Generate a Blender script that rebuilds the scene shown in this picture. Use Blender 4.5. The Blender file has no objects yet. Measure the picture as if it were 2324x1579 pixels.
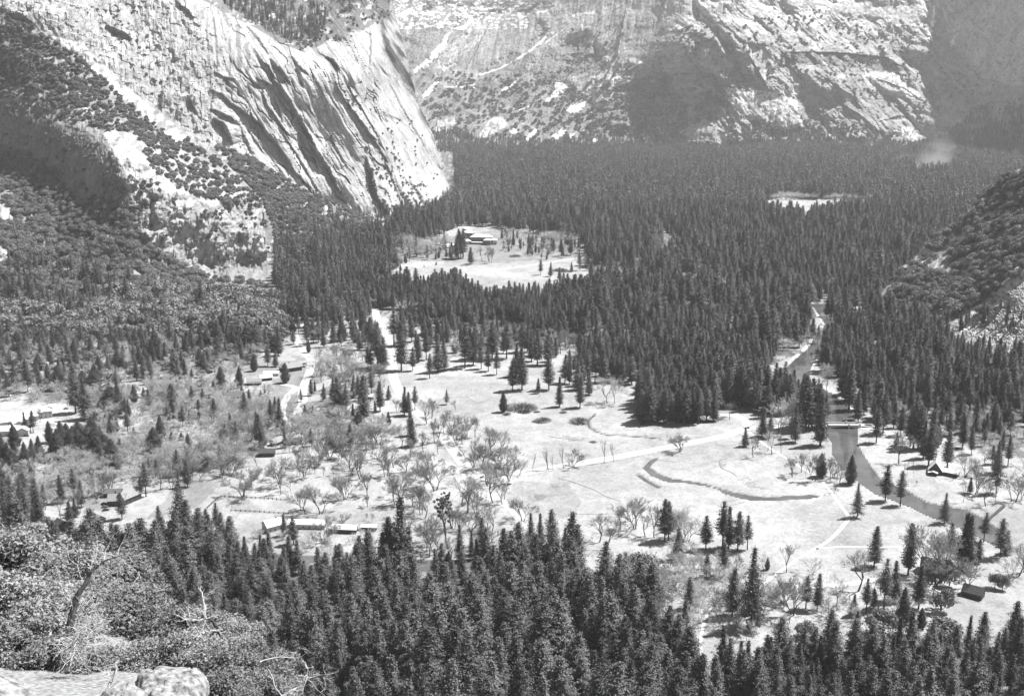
import bpy, math, random
import numpy as np

# ------------------------------------------------------------------ camera, sky, sun, exposure
scn = bpy.context.scene
CAM_H = 300.0
F_PX, CX, CY, HORIZON = 2480.0, 1161.5, 789.5, 180.0     # working units of the 2323 x 1579 survey picture
PITCH = math.atan((CY - HORIZON) / F_PX)
cam_d = bpy.data.cameras.new("camera")
cam = bpy.data.objects.new("camera", cam_d)
scn.collection.objects.link(cam)
cam.location = (0, 0, CAM_H)
cam.rotation_euler = (math.pi / 2 - PITCH, 0, 0)
cam_d.sensor_width = 36.0
cam_d.lens = 36.0 * F_PX / 2323.0
cam_d.clip_start = 0.5
cam_d.clip_end = 60000
scn.camera = cam

SUN_EL, SUN_AZ = math.radians(58), math.radians(20)      # azimuth measured from +X towards +Y
SUN_DIR = (math.cos(SUN_EL) * math.cos(SUN_AZ), math.cos(SUN_EL) * math.sin(SUN_AZ), math.sin(SUN_EL))
world = bpy.data.worlds.new("World")
scn.world = world
world.use_nodes = True
wn = world.node_tree
bg = wn.nodes["Background"]
sky = wn.nodes.new("ShaderNodeTexSky")
sky.sky_type = 'NISHITA'
sky.sun_disc = False
sky.sun_elevation = SUN_EL
sky.sun_rotation = math.pi / 2 - SUN_AZ
sky.altitude = 1400
s_bw = wn.nodes.new("ShaderNodeRGBToBW")                  # black-and-white film
wn.links.new(sky.outputs[0], s_bw.inputs[0])
wn.links.new(s_bw.outputs[0], bg.inputs[0])
bg.inputs[1].default_value = 0.05
sun_d = bpy.data.lights.new("sun", 'SUN')
sun_d.energy = 5.0
sun_d.angle = math.radians(0.5)
sun_d.color = (1, 1, 1)
sun = bpy.data.objects.new("sun", sun_d)
scn.collection.objects.link(sun)
import mathutils
sun.rotation_euler = mathutils.Vector(SUN_DIR).to_track_quat('Z', 'Y').to_euler()
sun.location = (400, 200, 900)

scn.view_settings.view_transform = 'Standard'
scn.view_settings.look = 'None'
scn.view_settings.gamma = 1
scn.view_settings.use_curve_mapping = False
scn.view_settings.exposure = 1.08
HAZE_DENSITY = 0.000042

cy_ = scn.cycles
cy_.max_bounces = 5
cy_.diffuse_bounces = 2
cy_.glossy_bounces = 2
cy_.transmission_bounces = 2
cy_.volume_bounces = 0
cy_.transparent_max_bounces = 4

rng = np.random.default_rng(7)
random.seed(7)
CO, SI = math.cos(PITCH), math.sin(PITCH)

# ------------------------------------------------------------------ survey helpers (picture bearing -> place)
def ray(x, y):
    dx = (np.asarray(x, float) - CX) / F_PX
    dy = -(np.asarray(y, float) - CY) / F_PX
    return dx, CO + dy * SI, -SI + dy * CO

def at_y(x, y, Y):
    dx, ry, rz = ray(x, y)
    t = Y / ry
    return dx * t, Y + 0 * t, CAM_H + rz * t

def ground(x, y, z=0.0):
    dx, ry, rz = ray(x, y)
    t = (z - CAM_H) / rz
    return dx * t, ry * t

def gy(x, y):
    return float(ground(x, y)[1])

def proj(X, Y, Z):
    z = np.asarray(Z, float) - CAM_H
    Y = np.asarray(Y, float)
    depth = Y * CO - z * SI
    up = Y * SI + z * CO
    return CX + F_PX * np.asarray(X) / depth, CY - F_PX * up / depth, depth

def hash2(ix, iy, seed):
    n = (ix.astype(np.int64) * 374761393 + iy.astype(np.int64) * 668265263 + seed * 1442695041) & 0xffffffff
    n = ((n ^ (n >> 13)) * 1274126177) & 0xffffffff
    n = n ^ (n >> 16)
    return (n & 0xffffff) / float(0xffffff)

def vnoise(x, y, seed=0):
    x = np.asarray(x, float); y = np.asarray(y, float)
    ix = np.floor(x); iy = np.floor(y)
    fx = x - ix; fy = y - iy
    fx = fx * fx * (3 - 2 * fx); fy = fy * fy * (3 - 2 * fy)
    a = hash2(ix, iy, seed); b = hash2(ix + 1, iy, seed)
    c = hash2(ix, iy + 1, seed); d = hash2(ix + 1, iy + 1, seed)
    return (a * (1 - fx) + b * fx) * (1 - fy) + (c * (1 - fx) + d * fx) * fy

def fbm(x, y, seed=0, oct=4, gain=0.5):
    s = 0; a = 1; tot = 0
    for k in range(oct):
        s = s + a * vnoise(x * 2 ** k + 17.3 * k, y * 2 ** k - 9.1 * k, seed + k)
        tot += a; a *= gain
    return s / tot

def ridge(x, y, seed=0, oct=4):
    s = 0; a = 1; tot = 0
    for k in range(oct):
        s = s + a * (1 - np.abs(2 * vnoise(x * 2 ** k + 5.3 * k, y * 2 ** k + 3.1 * k, seed + k) - 1))
        tot += a; a *= 0.5
    return s / tot

def inpoly(px, py, poly):
    px = np.asarray(px, float); py = np.asarray(py, float)
    r = np.zeros(px.shape, bool)
    n = len(poly)
    for i in range(n):
        x0, y0 = poly[i]; x1, y1 = poly[(i + 1) % n]
        if y0 == y1: continue
        c = ((y0 > py) != (y1 > py)) & (px < (x1 - x0) * (py - y0) / (y1 - y0) + x0)
        r ^= c
    return r

def polydist(px, py, line):
    """distance to a polyline, signed side (+ = right of an downward line, in picture sense), and 0..1 along it"""
    best = np.full(np.shape(px), 1e9); side = np.zeros(np.shape(px)); tt = np.zeros(np.shape(px))
    L = [math.dist(line[i], line[i + 1]) for i in range(len(line) - 1)]
    tot = sum(L); acc = 0
    for i in range(len(line) - 1):
        x0, y0 = line[i]; x1, y1 = line[i + 1]
        ux, uy = (x1 - x0) / L[i], (y1 - y0) / L[i]
        t = np.clip((px - x0) * ux + (py - y0) * uy, 0, L[i])
        d = np.hypot(px - x0 - ux * t, py - y0 - uy * t)
        m = d < best
        cr = (px - x0) * uy - (py - y0) * ux
        best = np.where(m, d, best)
        side = np.where(m, np.sign(cr), side)
        tt = np.where(m, (acc + t) / tot, tt)
        acc += L[i]
    return best, side, tt

def smooth_line(pts, n=6):
    P = [np.array(p, float) for p in pts]
    P = [2 * P[0] - P[1]] + P + [2 * P[-1] - P[-2]]
    out = []
    for i in range(1, len(P) - 2):
        for k in range(n):
            t = k / n
            out.append(tuple(0.5 * ((2 * P[i]) + (-P[i - 1] + P[i + 1]) * t + (2 * P[i - 1] - 5 * P[i] + 4 * P[i + 1] - P[i + 2]) * t * t
                                    + (-P[i - 1] + 3 * P[i] - 3 * P[i + 1] + P[i + 2]) * t ** 3)))
    out.append(tuple(P[-2]))
    return out

# ------------------------------------------------------------------ materials (neutral greys: the place on black-and-white film)
def node_mat(name):
    m = bpy.data.materials.new(name)
    m.use_nodes = True
    nt = m.node_tree
    b = nt.nodes["Principled BSDF"]
    b.inputs["Specular IOR Level"].default_value = 0.2
    return m, nt, b

def noise_node(nt, scale, detail=4, rough=0.6, stretch=None, coord="Object"):
    tc = nt.nodes.new("ShaderNodeTexCoord")
    n = nt.nodes.new("ShaderNodeTexNoise")
    n.inputs["Scale"].default_value = scale
    n.inputs["Detail"].default_value = detail
    n.inputs["Roughness"].default_value = rough
    src = tc.outputs[coord]
    if stretch:
        mp = nt.nodes.new("ShaderNodeMapping")
        mp.inputs["Scale"].default_value = stretch
        nt.links.new(src, mp.inputs[0]); src = mp.outputs[0]
    nt.links.new(src, n.inputs["Vector"])
    return n.outputs["Fac"]

def ramp(nt, src, a, b, lo=0.3, hi=0.7):
    r = nt.nodes.new("ShaderNodeMapRange")
    r.inputs["From Min"].default_value = lo; r.inputs["From Max"].default_value = hi
    r.inputs["To Min"].default_value = a; r.inputs["To Max"].default_value = b
    nt.links.new(src, r.inputs["Value"])
    return r.outputs[0]

def mul(nt, a, b):
    m = nt.nodes.new("ShaderNodeMath"); m.operation = 'MULTIPLY'
    for k, v in enumerate((a, b)):
        if isinstance(v, (int, float)): m.inputs[k].default_value = v
        else: nt.links.new(v, m.inputs[k])
    return m.outputs[0]

def plain(name, tone, rough=0.8, noise=0.25, scale=3.0, spec=0.2, stretch=None, bump=0.0):
    m, nt, b = node_mat(name)
    f = noise_node(nt, scale, 4, stretch=stretch)
    v = mul(nt, ramp(nt, f, 1 - noise, 1 + noise), tone)
    nt.links.new(v, b.inputs["Base Color"])
    b.inputs["Roughness"].default_value = rough
    b.inputs["Specular IOR Level"].default_value = spec
    if bump:
        bp = nt.nodes.new("ShaderNodeBump"); bp.inputs["Distance"].default_value = bump
        nt.links.new(f, bp.inputs["Height"]); nt.links.new(bp.outputs[0], b.inputs["Normal"])
    return m

def tone_mat(name, scales, bump=0.0, bump_scale=0.3):
    m, nt, b = node_mat(name)
    at = nt.nodes.new("ShaderNodeAttribute"); at.attribute_name = "tone"
    v = at.outputs["Fac"]
    f = None
    for sc, amp, st in scales:
        f = noise_node(nt, sc, 5, 0.65, st)
        v = mul(nt, v, ramp(nt, f, 1 - amp, 1 + amp, 0.32, 0.68))
    nt.links.new(v, b.inputs["Base Color"])
    b.inputs["Roughness"].default_value = 0.95
    b.inputs["Specular IOR Level"].default_value = 0.05
    if bump:
        f = noise_node(nt, bump_scale, 6, 0.7)
        bp = nt.nodes.new("ShaderNodeBump"); bp.inputs["Distance"].default_value = bump
        nt.links.new(f, bp.inputs["Height"]); nt.links.new(bp.outputs[0], b.inputs["Normal"])
    return m

def leaf_mat(name, tone, vary=0.35, transl=0.25, patch=0.15):
    m, nt, b = node_mat(name)
    oi = nt.nodes.new("ShaderNodeObjectInfo")
    v = mul(nt, ramp(nt, oi.outputs["Random"], 1 - vary, 1 + vary, 0, 1), tone)
    f = noise_node(nt, patch, 3, coord="Object")
    v = mul(nt, v, ramp(nt, f, 0.7, 1.35))
    nt.links.new(v, b.inputs["Base Color"])
    b.inputs["Roughness"].default_value = 0.6
    b.inputs["Specular IOR Level"].default_value = 0.25
    tr = nt.nodes.new("ShaderNodeBsdfTranslucent")
    nt.links.new(v, tr.inputs[0])
    mx = nt.nodes.new("ShaderNodeMixShader"); mx.inputs[0].default_value = transl
    out = nt.nodes["Material Output"]
    nt.links.new(b.outputs[0], mx.inputs[1]); nt.links.new(tr.outputs[0], mx.inputs[2])
    nt.links.new(mx.outputs[0], out.inputs[0])
    return m

M = {}
M['needles'] = leaf_mat('needles', 0.108, 0.42, 0.04, 0.12)
M['cedar'] = leaf_mat('cedar_foliage', 0.085, 0.3, 0.15, 0.2)
M['oakleaf'] = leaf_mat('live_oak_leaves', 0.20, 0.3, 0.2, 0.15)
M['oakleaf_near'] = leaf_mat('near_oak_leaves', 0.235, 0.3, 0.15, 1.2)
M['twig'] = leaf_mat('bare_twigs', 0.24, 0.25, 0.0, 0.3)
M['budding'] = leaf_mat('budding_twigs', 0.46, 0.25, 0.3, 0.2)
M['bark'] = plain('bark', 0.075, 0.9, 0.4, 2.0)
M['bark_pale'] = plain('pale_bark', 0.12, 0.9, 0.3, 2.0)
M['deadwood'] = plain('bleached_dead_wood', 0.55, 0.8, 0.25, 6.0)
M['deadbark'] = plain('dark_dead_bark', 0.065, 0.9, 0.5, 5.0, bump=0.03)
M['granite'] = tone_mat('granite_cliff', [(0.012, 0.12, None), (0.05, 0.16, None), (0.16, 0.22, (1, 1, 0.4)), (0.5, 0.15, (1, 1, 0.35))], 2.6, 0.10)
M['granite_far'] = tone_mat('far_granite', [(0.008, 0.22, None), (0.04, 0.25, None)], 8.0, 0.03)
M['floor'] = tone_mat('valley_floor', [(0.012, 0.12, None), (0.07, 0.14, None), (0.35, 0.16, None), (1.3, .14, None)], 0.6, 0.5)
M['hillside'] = tone_mat('brushy_hillside', [(0.02, 0.2, None), (0.12, 0.25, None)], 1.5, 0.15)
M['road'] = plain('pale_road', 0.36, 0.9, 0.12, 0.15)
M['shoulder'] = plain('road_shoulder', 0.46, 0.9, 0.1, 0.2)
M['path'] = plain('dusty_path', 0.47, 0.95, 0.1, 0.3)
M['roof_white'] = plain('pale_metal_roof', 0.70, 0.6, 0.08, 0.8)
M['roof_grey'] = plain('weathered_shingles', 0.26, 0.85, 0.25, 1.2)
M['roof_mid'] = plain('old_shingles', 0.12, 0.85, 0.3, 1.2)
M['roof_dark'] = plain('dark_shingles', 0.07, 0.85, 0.3, 1.2)
M['wall_dark'] = plain('dark_timber_wall', 0.06, 0.85, 0.3, 1.0)
M['wall_light'] = plain('painted_wall', 0.45, 0.8, 0.1, 0.6)
M['wall_stone'] = plain('granite_and_timber_wall', 0.14, 0.9, 0.35, 0.5)
M['glass'] = plain('window_glass', 0.03, 0.15, 0.2, 1.0, 0.5)
M['trim'] = plain('painted_trim', 0.6, 0.7, 0.05, 2.0)
M['stone'] = plain('bridge_stone', 0.5, 0.9, 0.2, 1.5, bump=0.05)
M['fence'] = plain('weathered_rails', 0.05, 0.9, 0.3, 2.0)
M['carpaint'] = plain('dark_car_paint', 0.03, 0.3, 0.1, 1.0, 0.5)
M['carpaint2'] = plain('grey_car_paint', 0.13, 0.3, 0.1, 1.0, 0.5)
M['tyre'] = plain('tyre_rubber', 0.02, 0.9, 0.1, 5.0)
M['boulder'] = plain('near_granite', 0.25, 0.9, 0.75, 9.0, 0.1, bump=0.03)
M['scrub'] = leaf_mat('willow_scrub', 0.17, 0.2, 0.1, 0.4)
# water
m, nt, b = node_mat('river_water')
f = noise_node(nt, 0.35, 4, 0.6, (1, 0.6, 1))
bp = nt.nodes.new("ShaderNodeBump"); bp.inputs["Distance"].default_value = 0.008; bp.inputs["Strength"].default_value = 0.5
nt.links.new(f, bp.inputs["Height"]); nt.links.new(bp.outputs[0], b.inputs["Normal"])
f2 = noise_node(nt, 0.03, 4)
nt.links.new(ramp(nt, f2, 0.05, 0.13), b.inputs["Base Color"])
b.inputs["Roughness"].default_value = 0.03
b.inputs["Specular IOR Level"].default_value = 1.0
M['water'] = m

# ------------------------------------------------------------------ mesh helpers
def raw_mesh(name, V, Fc, mats=(), mi=None, tone=None, smooth=False):
    """V (n,3); Fc (m,3) or (m,4) array or list of such arrays"""
    me = bpy.data.meshes.new(name)
    V = np.asarray(V, np.float32)
    parts = Fc if isinstance(Fc, list) else [Fc]
    parts = [np.asarray(p, np.int32) for p in parts if len(p)]
    loops = np.concatenate([p.ravel() for p in parts])
    counts = np.concatenate([np.full(len(p), p.shape[1], np.int32) for p in parts])
    starts = np.concatenate([[0], np.cumsum(counts)[:-1]]).astype(np.int32)
    me.vertices.add(len(V)); me.vertices.foreach_set("co", V.ravel())
    me.loops.add(len(loops)); me.loops.foreach_set("vertex_index", loops)
    me.polygons.add(len(counts)); me.polygons.foreach_set("loop_start", starts)
    for q in mats: me.materials.append(q)
    if mi is not None: me.polygons.foreach_set("material_index", np.asarray(mi, np.int32))
    me.polygons.foreach_set("use_smooth", np.full(len(counts), smooth, bool))
    if tone is not None:
        a = me.attributes.new("tone", 'FLOAT', 'POINT'); a.data.foreach_set("value", np.asarray(tone, np.float32))
    me.update(calc_edges=True)
    return me

def link(name, me, parent=None, loc=None, rz=0.0, label=None, cat=None, group=None, kind=None):
    o = bpy.data.objects.new(name, me)
    scn.collection.objects.link(o)
    if parent is not None: o.parent = parent
    if loc is not None: o.location = loc
    if rz: o.rotation_euler = (0, 0, rz)
    tag(o, label, cat, group, kind)
    return o

def tag(o, label=None, cat=None, group=None, kind=None):
    if label: o['label'] = label
    if cat: o['category'] = cat
    if group: o['group'] = group
    if kind: o['kind'] = kind

class MB:
    def __init__(s): s.v = []; s.f = []; s.n = 0
    def add(s, V, Fc):
        s.v.append(np.asarray(V, float)); s.f += [tuple(i + s.n for i in f) for f in Fc]; s.n += len(V)
    def box(s, x0, x1, y0, y1, z0, z1):
        V = [(x, y, z) for z in (z0, z1) for y in (y0, y1) for x in (x0, x1)]
        s.add(V, [(0, 2, 3, 1), (4, 5, 7, 6), (0, 1, 5, 4), (2, 6, 7, 3), (0, 4, 6, 2), (1, 3, 7, 5)])
    def mesh(s, name, mat, smooth=False):
        me = bpy.data.meshes.new(name)
        me.from_pydata([tuple(p) for p in np.concatenate(s.v)], [], s.f)
        me.materials.append(mat)
        if smooth: me.polygons.foreach_set("use_smooth", [True] * len(me.polygons))
        me.update()
        return me
    def build(s, name, mat, parent=None, **k): return link(name, s.mesh(name, mat, k.pop('smooth', False)), parent, **k)

def tube_arrays(pts, rad, n=5):
    pts = [np.array(p, float) for p in pts]
    V = []; Fc = []
    for i, p in enumerate(pts):
        d = pts[min(i + 1, len(pts) - 1)] - pts[max(i - 1, 0)]
        d /= (np.linalg.norm(d) + 1e-9)
        a = np.cross(d, (0.31, 0.87, 0.2)); a /= np.linalg.norm(a); b = np.cross(d, a)
        for k in range(n):
            an = 2 * math.pi * k / n
            V.append(p + rad[i] * (math.cos(an) * a + math.sin(an) * b))
    for i in range(len(pts) - 1):
        for k in range(n):
            Fc.append((i * n + k, i * n + (k + 1) % n, (i + 1) * n + (k + 1) % n, (i + 1) * n + k))
    return V, Fc

# ------------------------------------------------------------------ valley floor, river bed, water, roads
def w2(p): return tuple(float(c) for c in ground(*p))

RIVER_L0 = [(1840, 690), (1857, 712), (1872, 735), (1848, 762), (1838, 785), (1812, 806), (1786, 832), (1782, 860), (1795, 885), (1830, 905), (1862, 925), (1872, 950), (1875, 985), (1877, 1005), (1883, 1030), (1900, 1060), (1940, 1095), (1985, 1122), (2020, 1136), (2060, 1152), (2110, 1174), (2160, 1196), (2200, 1215), (2260, 1240)]
RIVER_R0 = [(1915, 690), (1912, 718), (1904, 742), (1880, 768), (1872, 790), (1852, 812), (1838, 836), (1830, 862), (1850, 875), (1885, 890), (1918, 915), (1938, 945), (1946, 980), (1955, 1005), (1962, 1030), (1985, 1060), (2012, 1090), (2030, 1096), (2071, 1115), (2110, 1136), (2150, 1146), (2195, 1150), (2240, 1172), (2290, 1215)]
_f = [0 if a[1] < 990 else .10 for a in RIVER_L0]
_f = [0 if a[1] < 990 else (.10 + .05 * math.sin(i * 2.1)) for i, a in enumerate(RIVER_L0)]
RIVER_L = [(a[0] + (b[0] - a[0]) * q, a[1] + (b[1] - a[1]) * q) for a, b, q in zip(RIVER_L0, RIVER_R0, _f)]
RIVER_R = [(b[0] - (b[0] - a[0]) * q, b[1] - (b[1] - a[1]) * q) for a, b, q in zip(RIVER_L0, RIVER_R0, _f)]
river_poly = RIVER_L + RIVER_R[::-1]
SLOUGH = [(1491, 1038), (1473, 1050), (1466, 1061), (1484, 1075), (1518, 1088), (1556, 1092), (1590, 1097), (1622, 1105), (1656, 1119), (1707, 1129), (1776, 1129), (1828, 1126), (1869, 1123)]
SLOUGH_W = [2.5, 4, 6, 6.5, 3.5, 2.5, 2.2, 5, 7.5, 5.5, 7, 6, 2.5]
POND2 = [(1448, 1077), (1466, 1090), (1494, 1105)]
CREEK = [(1349, 940), (1340, 948), (1333, 956), (1336, 968), (1353, 979), (1377, 986), (1422, 988), (1465, 991), (1501, 995)]
wet = [([(1200, 1125), (1225, 1118), (1245, 1128), (1210, 1138)], 0.3), ([(1240, 1100), (1290, 1098), (1300, 1108), (1250, 1108)], 0.34),
       ([(1270, 985), (1300, 990), (1340, 1000), (1290, 1000)], 0.36), ([(1640, 1040), (1660, 1046), (1640, 1058), (1600, 1050)], .38),
       ([(1650, 1075), (1700, 1085), (1740, 1110), (1700, 1105)], .38), ([(1040, 985), (1055, 990), (1068, 998), (1050, 996)], .36)]
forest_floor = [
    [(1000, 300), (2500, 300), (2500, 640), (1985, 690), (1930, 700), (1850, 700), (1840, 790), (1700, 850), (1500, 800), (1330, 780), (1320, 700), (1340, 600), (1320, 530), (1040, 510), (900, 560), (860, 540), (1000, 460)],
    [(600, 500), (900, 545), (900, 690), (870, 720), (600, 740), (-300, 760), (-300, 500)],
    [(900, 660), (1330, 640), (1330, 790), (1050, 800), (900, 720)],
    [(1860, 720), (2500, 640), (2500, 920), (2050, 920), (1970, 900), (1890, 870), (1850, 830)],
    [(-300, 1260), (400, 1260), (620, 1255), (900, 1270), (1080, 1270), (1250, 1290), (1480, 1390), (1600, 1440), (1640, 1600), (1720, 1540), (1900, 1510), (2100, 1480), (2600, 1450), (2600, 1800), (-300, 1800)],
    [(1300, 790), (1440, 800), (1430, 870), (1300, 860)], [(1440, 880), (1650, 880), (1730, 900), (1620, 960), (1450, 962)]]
clearings = [[(1560, 1390), (1660, 1400), (1640, 1470), (1610, 1500), (1600, 1640), (1565, 1640), (1575, 1480)], [(1712, 466), (1740, 455), (1790, 446), (1850, 455), (1920, 450), (1996, 456), (1960, 470), (1900, 480), (1860, 496), (1800, 500), (1745, 488)], [(2060, 378), (2150, 372), (2160, 388), (2080, 395)],
             [(1330, 612), (1400, 622), (1470, 626), (1540, 640), (1600, 650), (1700, 655), (1722, 680), (1640, 696), (1560, 690), (1480, 668), (1400, 668), (1340, 660)],
             [(893, 606), (925, 590), (990, 592), (1040, 548), (1130, 540), (1210, 552), (1300, 548), (1322, 578), (1308, 600), (1335, 612), (1335, 660), (1250, 676), (1180, 688), (1100, 680), (1010, 666), (892, 655)]]
dark_soil = [([(400, 1100), (470, 1085), (500, 1100), (450, 1150), (330, 1180)], 0.36), ([(520, 1138), (560, 1132), (600, 1160), (540, 1168)], .4),
             ([(1140, 1150), (1170, 1090), (1290, 1100), (1320, 1140), (1300, 1170), (1200, 1180)], .42)]

xs = np.concatenate([[-1500, -1000, -600], np.arange(-300, 2624, 3.2), [2900, 3300, 3800]])
ys = np.concatenate([[230, 240, 252, 268, 284, 300], np.arange(306, 1720, 3.4)])
GX, GY = np.meshgrid(xs, ys)
FXw, FYw = ground(GX, GY)
tone = np.full(GX.shape, 0.31)
patchn = fbm(FXw / 45, FYw / 45, 3, 5)
fine = fbm(FXw / 7, FYw / 7, 9, 4)
tone *= np.where(fine > .60, .84, 1.0)
tone *= 0.76 + 0.55 * patchn * (0.5 + 1.0 * fine)
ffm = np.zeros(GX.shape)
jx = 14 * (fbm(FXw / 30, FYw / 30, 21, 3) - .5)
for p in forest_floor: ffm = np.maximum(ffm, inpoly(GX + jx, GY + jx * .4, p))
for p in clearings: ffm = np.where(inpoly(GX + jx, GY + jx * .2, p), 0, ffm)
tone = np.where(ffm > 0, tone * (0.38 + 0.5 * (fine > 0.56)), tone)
for p, t in wet: tone = np.where(inpoly(GX + jx * .5, GY + jx * .25, p) & (fine > .44), t * .62 * (.8 + .4 * fine), tone)
for p, t in dark_soil: tone = np.where(inpoly(GX + jx, GY + jx * .5, p), tone * (t / .5) * (0.8 + .4 * fine), tone)
# woods between the village houses: litter under the bare trees
vil = [(-300, 740), (620, 720), (860, 740), (850, 900), (880, 1000), (560, 1040), (330, 1150), (-300, 1200)]
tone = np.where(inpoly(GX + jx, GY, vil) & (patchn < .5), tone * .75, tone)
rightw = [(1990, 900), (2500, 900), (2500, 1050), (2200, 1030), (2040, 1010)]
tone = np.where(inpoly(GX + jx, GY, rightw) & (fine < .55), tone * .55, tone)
gz = 0.35 * (fbm(FXw / 25, FYw / 25, 5, 3) - 0.5)
for band_, wdt, dep in ((CREEK, 3.0, 1.0), (POND2, 5.0, 0.9)):
    d, _, t = polydist(GX, GY * 2.2, [(a, b * 2.2) for a, b in band_])
    gz = np.where(d < wdt * 1.5, np.minimum(gz, -dep * (1 - d / (wdt * 1.5))), gz)
    tone = np.where(d < wdt * 1.5, tone * (.62 if band_ is CREEK else .7), tone)
sl, _, t = polydist(GX, GY * 2.2, [(a, b * 2.2) for a, b in SLOUGH])
sl = sl + 7 * (fbm(FXw / 6, FYw / 6, 44, 3) - .5)
sw = np.interp(t, np.linspace(0, 1, len(SLOUGH_W)), SLOUGH_W) * 1.25
gz = np.where(sl < sw * 1.3, -1.3 * np.clip((sw * 1.3 - sl) / (sw * .5), 0, 1), gz)
tone = np.where((sl < sw * 1.4) & (sl > sw * .9), tone * .8, tone)
inr = inpoly(GX, GY, river_poly)
rd = np.minimum(polydist(GX, GY, RIVER_L)[0], polydist(GX, GY, RIVER_R)[0])
gz = np.where(inr, -np.clip(0.9 + rd * 0.25, 0, 2.6), np.where(rd < 4, gz * rd / 4, gz))
tone = np.where(inr, 0.14, np.where((rd < 6) & (fine > .45) & (GY < 930), 0.42, tone))
lawn = inpoly(GX + jx, GY, [(990, 545), (1130, 520), (1310, 545), (1340, 585), (1200, 592), (1080, 600), (960, 592), (900, 585)])
tone = np.where(lawn, .22 * (.7 + .6 * fine), tone)
far = np.abs(FXw) + FYw > 7000
gz = np.where(far, -3, gz)
def road_z(w=3): pass
R, Cn = GX.shape
idx = np.arange(R * Cn).reshape(R, Cn)
quads = np.stack([idx[1:, :-1], idx[1:, 1:], idx[:-1, 1:], idx[:-1, :-1]], -1).reshape(-1, 4)
# level the ground under the roads
ROADS = {
    'valley_road': ([(850, 700), (857, 727), (873, 751), (885, 793), (890, 834), (894, 861), (908, 892), (930, 922), (962, 950), (1003, 981), (1022, 1012), (1043, 1040), (1063, 1067), (1090, 1085)], 8.0),
    'meadow_road': ([(1090, 1085), (1160, 1078), (1250, 1062), (1400, 1037), (1540, 1010), (1640, 990), (1690, 973), (1750, 968), (1810, 967), (1880, 967), (1945, 967), (2010, 983), (2080, 1000), (2160, 1000)], 8.0),
    'curved_road': ([(970, 1042), (1010, 1052), (1035, 1068), (1050, 1090), (1078, 1115), (1130, 1135), (1165, 1155), (1185, 1185), (1190, 1220)], 7.0),
    'loop_road': ([(1600, 946), (1640, 941), (1675, 946), (1692, 957), (1694, 972)], 6.0),
    'hotel_road': ([(880, 640), (985, 632), (1080, 618), (1200, 603), (1310, 586)], 8.0),
    'village_road': ([(668, 760), (690, 800), (706, 820), (700, 850), (688, 880), (686, 915), (672, 945)], 6.0),
    'village_lane': ([(640, 872), (670, 880), (652, 900), (640, 935), (655, 970)], 4.5),
    'village_street': ([(323, 870), (318, 895), (309, 925), (280, 960), (200, 975), (120, 955), (60, 965)], 9.0)}
PATHS = {
    'meadow_path': ([(1700, 980), (1740, 1012), (1800, 1050), (1855, 1085), (1880, 1110), (1905, 1145), (1924, 1172), (1915, 1190), (1885, 1222), (1850, 1245), (1820, 1262), (1790, 1282), (1750, 1310), (1700, 1350)], 2.6),
    'side_path': ([(1850, 1245), (1880, 1242), (1915, 1240), (1975, 1241), (2040, 1240)], 1.8),
    'cabin_path': ([(2150, 1052), (2190, 1060), (2250, 1078), (2323, 1096), (2400, 1110)], 3.0),
    'forest_path': ([(1612, 1380), (1598, 1410), (1590, 1450), (1591, 1480), (1583, 1510), (1587, 1545), (1580, 1590)], 1.7),
    'south_lane': ([(1780, 1330), (1850, 1330), (1920, 1326), (2010, 1312), (2100, 1318), (2150, 1345), (2120, 1400)], 5.0)}
for dct, k in ((ROADS, 2.0), (PATHS, 1.5)):
    for nm, (pts, wd) in dct.items():
        P = [w2(p) for p in smooth_line(pts, 3)]
        x0, x1 = min(p[0] for p in P) - 12, max(p[0] for p in P) + 12
        y0, y1 = min(p[1] for p in P) - 12, max(p[1] for p in P) + 12
        sel = (FXw > x0) & (FXw < x1) & (FYw > y0) & (FYw < y1)
        d = polydist(FXw[sel], FYw[sel], P)[0]
        zz = gz[sel]; zz = np.where((d < wd * k) & (zz > -0.6), np.minimum(zz, -0.02), zz)
        zz = np.where((d < wd * 0.7) & (zz > -0.6), -0.06, zz); gz[sel] = zz
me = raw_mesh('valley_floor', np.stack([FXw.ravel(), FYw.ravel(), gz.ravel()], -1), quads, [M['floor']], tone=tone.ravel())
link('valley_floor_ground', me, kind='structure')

def strip(name, pts, width, z, mat, label=None, n=8, kind='structure', parent=None, off=0.0):
    P = [np.array(w2(p)) for p in smooth_line(pts, n)]
    V = []; Q = []
    for i, p in enumerate(P):
        d = P[min(i + 1, len(P) - 1)] - P[max(i - 1, 0)]; d /= np.linalg.norm(d) + 1e-9
        nrm = np.array([-d[1], d[0]])
        ww = width[int(i / (len(P) - 1) * (len(width) - 1))] if isinstance(width, list) else width * (1 + .06 * math.sin(i * 1.7))
        c = p + nrm * off
        V += [(*(c + nrm * ww / 2), z), (*(c - nrm * ww / 2), z)]
        if i: Q.append((2 * i - 2, 2 * i - 1, 2 * i + 1, 2 * i))
    o = link(name, raw_mesh(name, V, np.array(Q), [mat]), parent, kind=kind)
    if label: o['label'] = label
    return o
for nm, (pts, wd) in ROADS.items():
    r = strip(nm, pts, wd, 0.10, M['road'])
    for s in (-1, 1):
        strip('road_shoulder', pts, 1.6, 0.106, M['shoulder'], parent=r, kind=None, off=s * (wd / 2 + .3))
for nm, (pts, wd) in PATHS.items(): strip(nm, pts, wd, 0.07, M['path'])
M['ditch'] = plain('dry_ditch_grass', 0.17, 0.9, 0.4, 0.5)
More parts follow.
